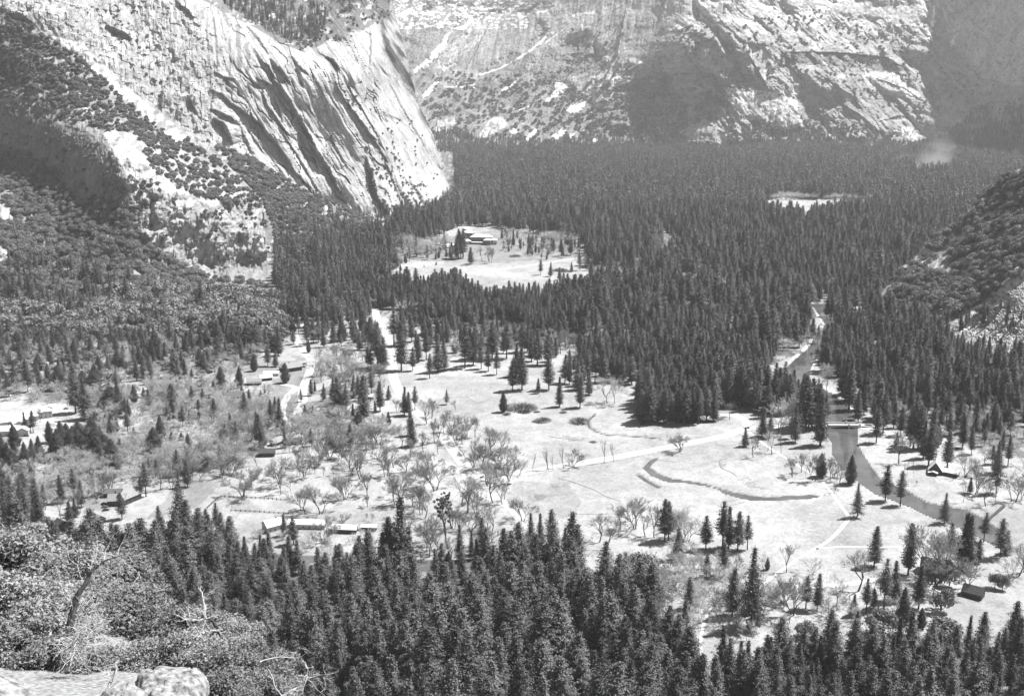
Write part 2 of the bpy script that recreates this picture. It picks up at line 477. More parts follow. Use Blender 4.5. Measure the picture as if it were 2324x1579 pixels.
for k_, (pl_, w_) in enumerate([([(1267, 1084), (1300, 1094), (1345, 1110), (1375, 1126), (1408, 1137)], .8), ([(1300, 1166), (1360, 1166), (1400, 1165)], .6), ([(1648, 1040), (1632, 1046), (1638, 1062), (1660, 1072), (1672, 1082)], .9), ([(1535, 1048), (1500, 1044), (1460, 1040)], .5), ([(1690, 1138), (1660, 1146), (1630, 1150)], .6),
        ([(1058, 900), (1070, 908), (1082, 914), (1098, 912)], .7), ([(1820, 1200), (1850, 1208), (1862, 1210)], .5), ([(1245, 990), (1290, 996), (1320, 1000)], .7)]):
    strip('ditch', pl_, w_, 0.10, M['ditch'])
strip('slough_water', SLOUGH, [w * 1.6 * 2 for w in SLOUGH_W], -0.45, M['water'], n=6)
strip('meadow_pool', POND2, 6.0, -0.35, M['water'])
strip('creek_water', CREEK, 2.6, -0.5, M['water'])
n = len(RIVER_L)
RL = smooth_line(RIVER_L, 4); RR = smooth_line(RIVER_R, 4)
V = []; Q = []
for i in range(len(RL)):
    for k in range(5):
        f = k / 4
        a = ((RL[i][0]) * (1 - f) + (RR[i][0]) * f, RL[i][1] * (1 - f) + RR[i][1] * f)
        ext = 1.06
        mx, my = (RL[i][0] + RR[i][0]) / 2, (RL[i][1] + RR[i][1]) / 2
        a = (mx + (a[0] - mx) * ext, my + (a[1] - my) * ext)
        X, Y = ground(a[0], a[1], -0.7); V.append((float(X), float(Y), -0.7))
        if i and k: Q.append((5 * (i - 1) + k - 1, 5 * i + k - 1, 5 * i + k, 5 * (i - 1) + k))
link('river_water', raw_mesh('river_water', V, np.array(Q), [M['water']]), kind='structure')

# ------------------------------------------------------------------ mountain walls as relief sheets
def tps(ctrl):
    P = np.array([(a / 500., b / 500.) for a, b, _ in ctrl]); v = np.array([c for _, _, c in ctrl], float)
    n = len(P)
    d = np.linalg.norm(P[:, None] - P[None], axis=-1)
    K = np.where(d > 0, d * d * np.log(d + 1e-12), 0) + np.eye(n) * 2e-3
    A = np.zeros((n + 3, n + 3)); A[:n, :n] = K; A[:n, n] = 1; A[:n, n + 1:] = P
    A[n, :n] = 1; A[n + 1:, :n] = P.T
    w = np.linalg.solve(A, np.concatenate([v, np.zeros(3)]))
    def f(x, y):
        x = np.asarray(x, float) / 500; y = np.asarray(y, float) / 500
        s = w[n] + w[n + 1] * x + w[n + 2] * y
        for i in range(n):
            r = np.hypot(x - P[i, 0], y - P[i, 1])
            s = s + w[i] * r * r * np.log(r + 1e-12)
        return s
    return f

class Sheet:
    def __init__(s, name, x0, x1, y0, y1, step, ctrl, poly, disp, tonef, mat, jag=3):
        xs = np.arange(x0, x1 + step, step); ys = np.arange(y0, y1 + step, step)
        gx, gyy = np.meshgrid(xs, ys)
        Yd = tps(ctrl)(gx, gyy)
        base = Yd.copy()
        Yd = Yd + disp(gx, gyy)
        X, Yw, Z = at_y(gx, gyy, Yd)
        s.x0, s.y0, s.step, s.shape = x0, y0, step, gx.shape
        s.W = np.stack([X, Yw, Z], -1)
        jx = jag * (fbm(gx / 14, gyy / 14, 77, 3) - .5) * 2
        m = inpoly(gx + jx, gyy + jx, poly)
        tone = np.clip(tonef(gx, gyy), 0.02, 0.9)
        R, Cn = gx.shape
        idx = np.arange(R * Cn).reshape(R, Cn)
        q = np.stack([idx[1:, :-1], idx[1:, 1:], idx[:-1, 1:], idx[:-1, :-1]], -1)
        mm = m[1:, :-1] & m[1:, 1:] & m[:-1, 1:] & m[:-1, :-1]
        Q = q[mm]
        # skirt: carry the cut edge back and down into the mountain
        e = np.concatenate([Q[:, [0, 1]], Q[:, [1, 2]], Q[:, [2, 3]], Q[:, [3, 0]]])
        key = np.sort(e, 1); key = key[:, 0].astype(np.int64) * (R * Cn) + key[:, 1]
        u, first, cnt = np.unique(key, return_index=True, return_counts=True)
        be = e[first[cnt == 1]]
        bv, inv = np.unique(be, return_inverse=True); inv = inv.reshape(-1, 2)
        Vs = s.W.reshape(-1, 3)
        rad = Vs[bv][:, :2] / np.linalg.norm(Vs[bv][:, :2], axis=1, keepdims=True)
        sk = Vs[bv] + np.concatenate([rad * 320, np.full((len(bv), 1), -70.0)], 1)
        base_i = R * Cn
        SQ = np.stack([be[:, 1], be[:, 0], base_i + inv[:, 0], base_i + inv[:, 1]], -1)
        allV = np.concatenate([Vs, sk]); allT = np.concatenate([tone.ravel(), tone.ravel()[bv]])
        Qa = np.concatenate([Q, SQ])
        used, inv2 = np.unique(Qa, return_inverse=True)
        me = raw_mesh(name, allV[used], inv2.reshape(-1, 4), [mat], tone=allT[used], smooth=False)
        s.obj = link(name, me, kind='structure')
    def at(s, x, y):
        i = np.clip(((np.asarray(y) - s.y0) / s.step), 0, s.shape[0] - 1.001); j = np.clip((np.asarray(x) - s.x0) / s.step, 0, s.shape[1] - 1.001)
        a = i.astype(int); b = j.astype(int); fi = (i - a)[..., None]; fj = (j - b)[..., None]
        W = s.W
        return (W[a, b] * (1 - fi) + W[a + 1, b] * fi) * (1 - fj) + (W[a, b + 1] * (1 - fi) + W[a + 1, b + 1] * fi) * fj

def sm(a, b, x):
    t = np.clip((x - a) / (b - a), 0, 1); return t * t * (3 - 2 * t)

# --- the striped granite wall
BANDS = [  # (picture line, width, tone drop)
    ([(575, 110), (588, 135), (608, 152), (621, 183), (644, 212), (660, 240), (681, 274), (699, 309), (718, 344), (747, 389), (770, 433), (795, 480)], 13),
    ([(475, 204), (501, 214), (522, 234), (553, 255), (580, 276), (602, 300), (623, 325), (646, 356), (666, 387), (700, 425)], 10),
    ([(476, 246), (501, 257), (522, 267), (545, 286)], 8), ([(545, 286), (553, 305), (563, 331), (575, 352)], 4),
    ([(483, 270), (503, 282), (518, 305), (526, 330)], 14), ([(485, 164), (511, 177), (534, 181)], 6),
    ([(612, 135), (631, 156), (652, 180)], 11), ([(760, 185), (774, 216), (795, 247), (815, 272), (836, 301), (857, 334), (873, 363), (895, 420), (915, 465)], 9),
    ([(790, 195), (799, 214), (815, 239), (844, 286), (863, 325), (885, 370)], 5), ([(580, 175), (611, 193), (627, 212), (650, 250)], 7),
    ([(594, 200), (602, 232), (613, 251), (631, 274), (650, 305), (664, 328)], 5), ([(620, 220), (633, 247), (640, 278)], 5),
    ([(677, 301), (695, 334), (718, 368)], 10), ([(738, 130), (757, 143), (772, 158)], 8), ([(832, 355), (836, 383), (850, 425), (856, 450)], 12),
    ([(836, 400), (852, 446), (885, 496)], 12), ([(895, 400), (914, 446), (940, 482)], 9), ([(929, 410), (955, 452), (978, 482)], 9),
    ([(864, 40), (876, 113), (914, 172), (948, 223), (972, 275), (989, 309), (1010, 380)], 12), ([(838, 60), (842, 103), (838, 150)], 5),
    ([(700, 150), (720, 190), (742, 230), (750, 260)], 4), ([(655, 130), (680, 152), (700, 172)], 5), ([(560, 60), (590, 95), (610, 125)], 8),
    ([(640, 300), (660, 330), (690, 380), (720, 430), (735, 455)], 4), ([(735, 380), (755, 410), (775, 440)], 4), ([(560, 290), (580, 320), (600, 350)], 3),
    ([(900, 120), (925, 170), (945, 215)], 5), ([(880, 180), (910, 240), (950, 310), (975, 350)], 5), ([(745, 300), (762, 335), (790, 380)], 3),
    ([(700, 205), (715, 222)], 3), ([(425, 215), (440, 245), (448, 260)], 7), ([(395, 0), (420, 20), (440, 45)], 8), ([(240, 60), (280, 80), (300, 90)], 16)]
STREAKS = [([(468, 65), (472, 110), (478, 160), (480, 250)], 3), ([(485, 40), (490, 90), (495, 150)], 3), ([(540, 60), (542, 110), (545, 165)], 8), ([(390, 90), (392, 120), (388, 150)], 3),
           ([(435, 110), (438, 150), (445, 175)], 3), ([(520, 90), (523, 130), (520, 180)], 4), ([(560, 100), (565, 135), (560, 165)], 7), ([(505, 20), (520, 60)], 6)]
RIM = [(395, -20), (470, 5), (530, 40), (580, 65), (640, 100), (690, 120), (740, 98), (790, 88), (840, 60), (880, 40), (890, -20)]
def dispA(x, y):
    w = sm(440, 560, x)
    u = x - w * 0.6 * (y - 130) + w * 16 * (fbm(x / 55, y / 70, 98, 3) - .5)
    v = y
    cell = hash2(np.floor((x + 5 * fbm(x / 9, y / 9, 88, 2)) / 9), np.floor((y + 8 * fbm(x / 11, y / 11, 89, 2) - .3 * x) / 15), 90) - .5
    d = 6 * (1 - w) * cell + 30 * (fbm(x / 70, y / 70, 11, 3) - .5) + 13 * (ridge(u / 41, v / 150, 12, 4) - .5) + (2 + 5 * w) * (ridge(u / 9, v / 90, 31, 3) - .5) + 3.0 * w * (ridge(u / 4.2, v / 34, 41, 2) - .5)
    xw = x + 9 * (fbm(x / 22, y / 22, 7, 2) - .5)
    d = d + (1 - w) * (10 * (fbm(xw / 11, y / 19, 8, 4) - .5) + 8 * (ridge((xw + .25 * y) / 13, (y - .2 * xw) / 34, 18, 3) - .5))
    qx = x + 5 * (fbm(x / 12, y / 12, 91, 3) - .5) + 2.5 * (vnoise(x / 3, y / 3, 92) - .5); qy = y + 6 * (fbm(x / 15, y / 15, 93, 3) - .5)
    for ln, wd in BANDS:
        dist, side, t = polydist(qx, qy, ln); wd = wd * .74
        sd = dist * side; ww = wd * (0.25 + 0.9 * np.sin(np.pi * np.clip(t, .06, .94)) ** .6)
        D = wd * 1.5
        inside = (t > 0.001) & (t < 0.999)
        prof = np.where(sd < -ww / 2, 0, np.where(sd < ww / 2, -(sd / ww + .5), -1 * np.exp(-np.clip(sd - ww / 2, 0, 99) / (wd * 3.0))))
        prof = np.where(sd < -ww / 2, 0.8 * np.exp(-np.clip(-sd - ww / 2, 0, 99) / (wd * 2.0)), prof + .8 * (sd < ww / 2) * (1 - (sd / ww + .5)) * 1.0)
        fade = np.sin(np.pi * np.clip(t, 0, 1)) ** .5 * sm(wd * 7, wd * 2, dist)
        d = d + np.where(inside, prof * D * fade, 0)
    crk = ridge(u / 15 + 3 * fbm(x / 40, y / 40, 95, 2), v / 120, 96, 2)
    d = d + 9 * w * sm(.86, .97, crk) + 5 * sm(.88, .97, ridge((x + y) / 26, (y - x) / 33, 97, 3)) 
    # cave under the rim arch
    cv = np.hypot((x - 768) / 26, (y - 96) / 13)
    d = d + np.where((cv < 1) & (y > 84), 26 * (1 - cv), 0)
    return d * sm(-0.5, 1, 1 + 0 * x)
def toneA(x, y):
    w = sm(440, 560, x); u = x - w * 0.6 * (y - 130)
    t = 0.43 + 0.10 * (fbm(x / 40, y / 40, 51, 4) - .5)
    t = t * (1 - .35 * w * sm(.84, .95, ridge(u / 15 + 3 * fbm(x / 40, y / 40, 95, 2), y / 120, 96, 2)))
    st = ridge(u / 6.5, y / 75, 61, 3)
    t = t * (1 - 0.34 * sm(.70, .86, st) * sm(.35, .6, fbm(x / 50, y / 50, 62, 2)))
    st2 = ridge((u + 5 * fbm(x / 18, y / 18, 63, 2)) / 4.0, y / 30, 64, 2)
    t = t * (1 - 0.34 * sm(.80, .95, st2) * sm(.45, .6, fbm(x / 30, y / 60, 66, 2)))
    qx = x + 5 * (fbm(x / 12, y / 12, 91, 3) - .5) + 2.5 * (vnoise(x / 3, y / 3, 92) - .5); qy = y + 6 * (fbm(x / 15, y / 15, 93, 3) - .5)
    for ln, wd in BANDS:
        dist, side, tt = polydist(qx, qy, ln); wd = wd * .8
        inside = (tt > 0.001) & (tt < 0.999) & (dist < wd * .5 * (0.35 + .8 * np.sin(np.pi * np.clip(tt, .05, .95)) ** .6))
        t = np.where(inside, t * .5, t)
    for ln, wd in STREAKS:
        dist, side, tt = polydist(x, y, ln)
        t = np.where((dist < wd * (.3 + .7 * vnoise(x / 3, y / 12, 5))), t * .55, t)
    # leafy, broken upper left part; shaded column with rubbly ledges at the right
    br = fbm(x / 12, y / 9, 71, 4)
    bk = ridge((x + .5 * y) / 28 + fbm(x / 15, y / 15, 75, 2), (y - .4 * x) / 22, 74, 3)
    t = t * (1 - .12 * (1 - w)) * (1 - .4 * (1 - w) * sm(.86, .95, bk))
    t = np.where((x < 330) & (br > .66), t * .6, t)
    t = t * (1 - .5 * (1 - w) * sm(.84, .95, ridge((x + 6 * fbm(x / 14, y / 14, 73, 2)) / 7, y / 42, 72, 3)))
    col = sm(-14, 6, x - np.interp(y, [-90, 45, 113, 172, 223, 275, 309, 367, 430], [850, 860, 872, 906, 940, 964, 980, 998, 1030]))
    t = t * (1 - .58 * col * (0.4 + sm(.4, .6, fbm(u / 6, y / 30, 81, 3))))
    rimy = np.interp(x, [p[0] for p in RIM], [p[1] for p in RIM])
    above = (y < rimy) & (x > 395) & (x < 900)
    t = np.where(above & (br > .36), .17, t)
    return t
A_ctrl = [(1022, 434, 2961), (985, 474, 2690), (930, 488, 2500), (870, 498, 2415), (870, 300, 2530), (870, 110, 2680), (870, -60, 2900), (990, 330, 2960), (940, 190, 3010), (900, 60, 3080), (880, -60, 3200),
          (640, 400, 2330), (750, 460, 2370), (500, 335, 2300), (470, 200, 2380), (450, 20, 2480), (300, 20, 2420), (300, 200, 2250), (600, 0, 2900), (640, 110, 2500), (740, 110, 2560), (740, -40, 3100),
          (750, 280, 2440), (620, 250, 2390), (100, 0, 2150), (100, 200, 2100), (-80, -80, 2150), (450, -80, 2650)]
A_poly = [(-90, -90), (878, -90), (886, -20), (893, 10), (905, 60), (918, 110), (938, 190), (948, 230), (968, 270), (984, 305), (996, 352), (1004, 385), (1022, 425), (1026, 440), (1000, 500), (985, 540), (860, 540), (700, 500), (400, 440), (200, 300), (-90, 200)]
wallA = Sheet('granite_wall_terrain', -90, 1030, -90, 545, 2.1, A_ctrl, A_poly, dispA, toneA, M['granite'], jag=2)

# --- near buttress and brushy slope at the left
DARKF = [(-90, 225), (60, 235), (120, 278), (200, 300), (245, 340), (268, 395), (300, 450), (330, 500), (250, 500), (170, 480), (80, 430), (-90, 340)]  # shadowed cliff face: relief cut and tone lowered to keep it dark
def dispB(x, y):
    dk = inpoly(x, y, DARKF)
    d = 26 * (fbm(x / 60, y / 50, 111, 3) - .5) + 16 * (ridge((x + .3 * y) / 34, (y - .4 * x) / 50, 112, 3) - .5) + 9 * (ridge((x + 8 * fbm(x / 20, y / 20, 115, 2)) / 13, y / 22, 113, 3) - .5) + 4 * (fbm(x / 4, y / 5, 114, 3) - .5)
    return d * np.where(dk, .55, 1) + np.where(dk, 5 * (ridge((x + .2 * y) / 5, y / 9, 116, 3) - .5), 0)
def toneB(x, y):
    n = fbm(x / 11, y / 8, 121, 4); s = fbm((x + .3 * y) / 9, y / 16, 122, 4)
    t = 0.24 + .14 * (n - .5)
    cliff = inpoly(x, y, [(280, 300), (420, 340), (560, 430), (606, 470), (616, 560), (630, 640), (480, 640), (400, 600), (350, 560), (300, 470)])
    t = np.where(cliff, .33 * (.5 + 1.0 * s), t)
    t = np.where(inpoly(x, y, DARKF), .15 * (.6 + .8 * s), t)  # shade of this face is put into its tone
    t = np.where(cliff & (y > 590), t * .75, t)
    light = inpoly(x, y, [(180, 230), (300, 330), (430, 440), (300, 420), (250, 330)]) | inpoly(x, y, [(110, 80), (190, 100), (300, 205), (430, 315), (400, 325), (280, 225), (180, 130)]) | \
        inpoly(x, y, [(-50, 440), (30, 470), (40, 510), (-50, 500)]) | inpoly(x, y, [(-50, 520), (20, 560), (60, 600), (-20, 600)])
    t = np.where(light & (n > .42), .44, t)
    return t
B_ctrl = [(-80, -60, 1900), (0, 15, 1950), (110, 80, 1960), (230, 150, 1950), (370, 260, 1930), (490, 350, 1900), (600, 465, 1800), (615, 560, 1730), (0, 190, 1910), (150, 210, 1860), (280, 290, 1760),
          (10, 280, 1870), (10, 380, 1850), (150, 300, 1740), (150, 400, 1710), (275, 360, 1620), (285, 440, 1590), (400, 420, 1660), (500, 500, 1680), (600, 560, 1725), (615, 605, 1725), (500, 620, 1670), (640, 650, 1620),
          (400, 620, 1590), (0, 480, 1650), (0, 600, 1480), (200, 600, 1520), (200, 500, 1590), (0, 700, 1395), (0, 760, 1310), (300, 720, 1390), (300, 780, 1280), (600, 700, 1480), (640, 740, 1400), (-90, 600, 1480), (-90, 760, 1310), (-90, 300, 1900)]
B_poly = [(-90, -60), (-30, -20), (0, 15), (50, 30), (110, 72), (190, 98), (230, 140), (300, 205), (370, 255), (430, 308), (490, 348), (560, 415), (596, 458), (600, 478), (599, 500), (601, 525), (600, 550), (608, 575), (606, 598), (622, 618), (634, 640), (650, 655), (680, 740), (680, 790), (-90, 790)]
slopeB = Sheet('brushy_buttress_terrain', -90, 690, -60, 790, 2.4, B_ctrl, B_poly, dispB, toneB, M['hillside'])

# --- ramp of brush and talus under the wall
G_ctrl = [(470, 325, 2200), (490, 335, 2200), (640, 400, 2230), (750, 455, 2290), (870, 500, 2395), (900, 520, 2240), (610, 600, 1790), (750, 585, 1860), (880, 565, 1950), (640, 640, 1640), (900, 640, 1640), (560, 480, 2000), (700, 500, 2080)]
G_poly = [(486, 330), (520, 338), (560, 352), (640, 398), (700, 435), (760, 460), (820, 482), (880, 500), (930, 520), (930, 650), (600, 650), (590, 560), (560, 480), (500, 400), (470, 340)]
def toneG(x, y):
    n = fbm(x / 10, y / 6, 131, 4)
    return np.where(n > .60, .36, .16)
rampG = Sheet('talus_ramp_terrain', 460, 935, 320, 652, 2.6, G_ctrl, G_poly, lambda x, y: 18 * (fbm(x / 30, y / 20, 130, 4) - .5), toneG, M['hillside'])

# --- brushy spur at the right
D_ctrl = [(1985, 690, 1490), (2100, 556, 1580), (2230, 440, 1580), (2323, 368, 1550), (2420, 300, 1520), (2100, 740, 1345), (2200, 770, 1275), (2323, 830, 1145), (2323, 600, 1330), (2200, 600, 1450), (2480, 600, 1280), (2480, 880, 1060), (2600, 200, 1500)]
D_poly = [(1960, 715), (2040, 612), (2100, 558), (2170, 508), (2230, 442), (2290, 397), (2323, 370), (2420, 290), (2600, 190), (2600, 900), (2400, 880), (2323, 850), (2200, 790), (2080, 755)]
TALUS = [(2130, 775), (2175, 735), (2220, 705), (2290, 655), (2400, 600), (2420, 860), (2200, 800)]
LIGHTD = [(2178, 738), (2200, 700), (2216, 700), (2200, 745), (2180, 756)]
LIGHTD2 = [(2290, 560), (2400, 500), (2400, 620), (2300, 660)]
def dispD(x, y):
    d = 24 * (fbm(x / 55, y / 45, 141, 4) - .5)
    return d + np.where(inpoly(x, y, TALUS), 3.0 * (hash2(np.floor(x / 2.2), np.floor(y / 2.2), 5) - .5), 0)
def toneD(x, y):
    n = fbm(x / 9, y / 7, 142, 4)
    t = np.where(n > .50, .40, .2)
    t = np.where(inpoly(x, y, TALUS), .12 + .36 * hash2(np.floor(x / 3), np.floor(y / 3), 6), t)
    t = np.where(inpoly(x, y, LIGHTD) | (inpoly(x, y, LIGHTD2) & (n > .42)), .5, t)
    return t
spurD = Sheet('brushy_spur_terrain', 1960, 2600, 190, 905, 2.4, D_ctrl, D_poly, dispD, toneD, M['hillside'])

# --- the great far walls
SNOW = [[(940, 161), (962, 140), (985, 118), (1020, 74), (1012, 100), (990, 130), (972, 146), (955, 156), (941, 166)], [(958, 216), (985, 190), (994, 184), (990, 198), (975, 214), (960, 222)],
        [(1193, 320), (1205, 300), (1221, 289), (1214, 305), (1200, 318), (1197, 330)], [(1252, 310), (1265, 300), (1278, 288), (1285, 300), (1270, 312), (1256, 315)], [(1288, 306), (1305, 302), (1318, 300), (1300, 312), (1295, 320)],
        [(1285, 254), (1295, 240), (1315, 236), (1332, 231), (1320, 247), (1300, 257)], [(1256, 192), (1262, 188), (1278, 188), (1290, 202), (1268, 214), (1245, 232), (1238, 232), (1250, 218), (1262, 206)],
        [(982, 62), (996, 48), (1014, 54), (1000, 66)], [(1155, 298), (1168, 292), (1175, 300), (1165, 304)], [(905, 32), (930, 20), (940, 24), (925, 38)], [(1342, 322), (1350, 312), (1358, 316), (1350, 330)],
        [(2100, 88), (2112, 60), (2118, 15), (2122, 15), (2119, 60), (2106, 96)], [(2155, 95), (2164, 90), (2168, 100), (2158, 106)]]
SNOWL = [([(905, 35), (940, 30), (975, 31), (1010, 20), (1062, 17), (1100, 22), (1135, 18), (1175, 22), (1205, 14)], 4.5), ([(1045, 20), (1070, 45), (1060, 60), (1040, 66)], 6), ([(1090, 170), (1137, 155), (1192, 123), (1228, 96), (1240, 80)], 3.2),
         ([(1387, 182), (1410, 170), (1430, 156), (1460, 138)], 2.4), ([(1010, 198), (1050, 198), (1075, 192)], 2.6), ([(1140, 205), (1160, 195), (1175, 180)], 3.5), ([(1300, 38), (1318, 33), (1345, 30)], 4), ([(1220, 27), (1238, 26)], 4),
         ([(1228, 72), (1245, 76), (1256, 74)], 4), ([(1275, 70), (1240, 96)], 2), ([(1410, 190), (1430, 185), (1440, 165)], 2), ([(1530, 70), (1550, 62), (1565, 55)], 2.5), ([(1175, 250), (1200, 243)], 2.5), ([(1045, 196), (1075, 200)], 2)]
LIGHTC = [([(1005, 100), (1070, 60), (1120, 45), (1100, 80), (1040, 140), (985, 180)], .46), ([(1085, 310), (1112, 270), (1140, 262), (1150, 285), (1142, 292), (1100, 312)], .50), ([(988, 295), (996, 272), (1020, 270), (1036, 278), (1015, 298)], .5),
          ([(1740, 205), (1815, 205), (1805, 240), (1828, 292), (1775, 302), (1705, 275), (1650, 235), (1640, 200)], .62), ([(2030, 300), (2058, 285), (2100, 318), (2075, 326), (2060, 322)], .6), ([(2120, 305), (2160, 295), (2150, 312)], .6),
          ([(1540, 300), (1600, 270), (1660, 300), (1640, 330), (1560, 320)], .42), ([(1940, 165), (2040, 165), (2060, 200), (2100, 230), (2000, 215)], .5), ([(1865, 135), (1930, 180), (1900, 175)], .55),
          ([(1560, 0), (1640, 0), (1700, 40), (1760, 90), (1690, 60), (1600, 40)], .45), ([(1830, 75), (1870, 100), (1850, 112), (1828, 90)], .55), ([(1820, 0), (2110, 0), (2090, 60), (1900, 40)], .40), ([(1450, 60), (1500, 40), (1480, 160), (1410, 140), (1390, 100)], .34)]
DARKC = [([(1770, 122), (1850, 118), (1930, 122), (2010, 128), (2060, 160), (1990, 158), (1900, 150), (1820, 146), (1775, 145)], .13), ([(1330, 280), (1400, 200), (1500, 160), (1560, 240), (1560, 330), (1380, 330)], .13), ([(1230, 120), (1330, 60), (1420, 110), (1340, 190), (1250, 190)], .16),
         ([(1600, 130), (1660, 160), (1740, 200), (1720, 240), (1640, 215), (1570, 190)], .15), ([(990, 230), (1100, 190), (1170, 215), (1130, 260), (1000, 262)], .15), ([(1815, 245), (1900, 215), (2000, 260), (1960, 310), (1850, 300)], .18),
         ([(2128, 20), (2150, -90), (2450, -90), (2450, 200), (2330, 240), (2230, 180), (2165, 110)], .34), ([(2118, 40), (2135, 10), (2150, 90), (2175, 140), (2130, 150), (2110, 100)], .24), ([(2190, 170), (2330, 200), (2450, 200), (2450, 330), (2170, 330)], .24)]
LEDGE = [([(1780, 120), (1850, 119), (1930, 122), (2010, 130), (2058, 158)], 9), ([(1985, 280), (2040, 262), (2080, 275)], 4), ([(1900, 230), (1950, 260), (2010, 310)], 5), ([(1690, 110), (1720, 160), (1745, 205)], 6), ([(1610, 90), (1650, 130), (1700, 190)], 5),
         ([(1870, 180), (1930, 215), (1960, 250)], 4), ([(1960, 170), (2050, 200), (2110, 240)], 4), ([(1320, 60), (1310, 120), (1280, 190)], 7), ([(1420, 20), (1400, 120), (1360, 210)], 8), ([(1120, 30), (1080, 120), (1030, 200)], 5)]
FACES = [([(1225, 30), (1300, -30), (1570, -30), (1545, 60), (1470, 105), (1410, 170), (1395, 230), (1350, 250), (1330, 200), (1380, 150), (1330, 80), (1250, 110)], .40), ([(1060, 60), (1120, 30), (1220, 20), (1235, 70), (1200, 110), (1130, 150), (1050, 190), (1000, 195), (1020, 150)], .30),
         ([(1290, 180), (1345, 160), (1360, 210), (1300, 230)], .36), ([(1570, 90), (1625, 80), (1665, 150), (1650, 175), (1590, 160), (1560, 130)], .34), ([(1690, 90), (1740, 100), (1765, 170), (1720, 190), (1700, 150)], .34), ([(1480, -20), (1560, -20), (1590, 20), (1560, 50), (1500, 60)], .42)]
def dispC(x, y):
    w = sm(1380, 1620, x)
    k = -0.75 * (1 - w) + 0.75 * w
    u = x - k * y + 34 * (fbm(x / 70, y / 90, 152, 3) - .5)
    v = y + 20 * (fbm(x / 60, y / 60, 150, 3) - .5)
    d = 130 * (fbm(x / 120, y / 100, 151, 3) - .5) + 100 * (ridge(u / 80, v / 130, 153, 3) - .5) + 36 * (ridge(u / 26, v / 40, 154, 3) - .5) + 14 * (ridge(u / 8.5, v / 12, 155, 3) - .5) + 11 * (fbm(x / 3.2, y / 3.2, 156, 3) - .5)
    jx = 9 * (fbm(x / 9, y / 9, 170, 3) - .5)
    flat = np.zeros(np.shape(x))
    for p, v_ in FACES + LIGHTC:
        inside = inpoly(x + jx, y + jx, p)
        bd = polydist(x + jx, y + jx, list(p) + [p[0]])[0]
        flat = np.maximum(flat, np.where(inside, sm(0, 16, bd), 0))
    d = d * (1 - .72 * flat) + flat * 16 * (ridge((x + .2 * y) / 14, y / 60, 171, 3) - .5)
    for ln, wd in LEDGE:
        dist, side, t = polydist(x + jx * .5, y + jx * .5, ln)
        sd = dist * side
        d = d - np.where((sd > 0), 1, 0) * wd * 3.4 * np.exp(-dist / (wd * 3)) * np.sin(np.pi * t) ** .5
    return d * (0.25 + .75 * sm(345, 300, y))
def toneC(x, y):
    w = sm(1380, 1620, x); k = -0.75 * (1 - w) + 0.75 * w
    u = x - k * y + 34 * (fbm(x / 70, y / 90, 152, 3) - .5)
    n = fbm(x / 20, y / 14, 161, 5); f = fbm(x / 5, y / 4, 166, 4); s = fbm(u / 4, y / 18, 162, 3)
    up = sm(230, 0, y)  # paler towards the top: haze and brighter rock, both put into the tone
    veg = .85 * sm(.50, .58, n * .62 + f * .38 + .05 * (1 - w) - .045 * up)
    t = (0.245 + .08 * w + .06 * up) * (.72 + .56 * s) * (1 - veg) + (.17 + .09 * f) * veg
    j1 = 12 * (n - .5) + 7 * (f - .5)
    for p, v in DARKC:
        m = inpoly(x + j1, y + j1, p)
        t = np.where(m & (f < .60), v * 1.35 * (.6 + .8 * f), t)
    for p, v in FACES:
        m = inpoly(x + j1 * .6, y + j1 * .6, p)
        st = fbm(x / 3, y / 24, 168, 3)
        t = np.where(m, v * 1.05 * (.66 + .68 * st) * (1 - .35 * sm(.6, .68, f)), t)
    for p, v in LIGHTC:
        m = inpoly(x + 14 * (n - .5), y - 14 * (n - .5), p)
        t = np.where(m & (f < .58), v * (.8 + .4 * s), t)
    jx = 7 * (fbm(x / 5, y / 5, 163, 3) - .5)
    for p in SNOW: t = np.where(inpoly(x + jx, y + jx, p), .85, t)
    for ln, wd in SNOWL:
        dist, _, tt = polydist(x, y, ln)
        t = np.where(dist < wd * .8 * (.1 + 1.2 * vnoise(x / 7, y / 5, 164)), .85, t)
    ns = fbm(x / 6, y / 3, 165, 3)
    t = np.where((x < 1200) & (y < 66) & (ns > .57), .8, t)
    t = np.where((x > 1500) & (x < 2110) & (y < 60) & (ns > .60), .6, t)  # bright rock, whitened further along the top for haze
    return t
C_ctrl = [(1450, 345, 4690), (1620, 345, 4640), (1620, 150, 4800), (1620, -60, 5150), (1900, 342, 4830), (1900, 150, 5090), (1900, -60, 5500), (2150, 180, 5240), (2110, -60, 5660), (2190, 345, 4740), (2290, 345, 4440), (2140, 80, 5420), (2350, 345, 4200), (2350, 150, 4450), (2270, 150, 4980), (2240, -60, 5420), (2350, -60, 5000),
          (1450, 150, 5060), (1450, -60, 5560), (1300, 345, 4690), (1000, 345, 4690), (1300, 150, 5330), (1300, -60, 5900), (1000, 150, 5700), (950, -60, 6600), (1000, 300, 4950), (2600, 100, 4000), (2600, 345, 3900)]
C_poly = [(850, -90), (2600, -90), (2600, 365), (850, 365)]
farC = Sheet('far_wall_terrain', 860, 2600, -90, 362, 2.1, C_ctrl, C_poly, dispC, toneC, M['granite_far'])

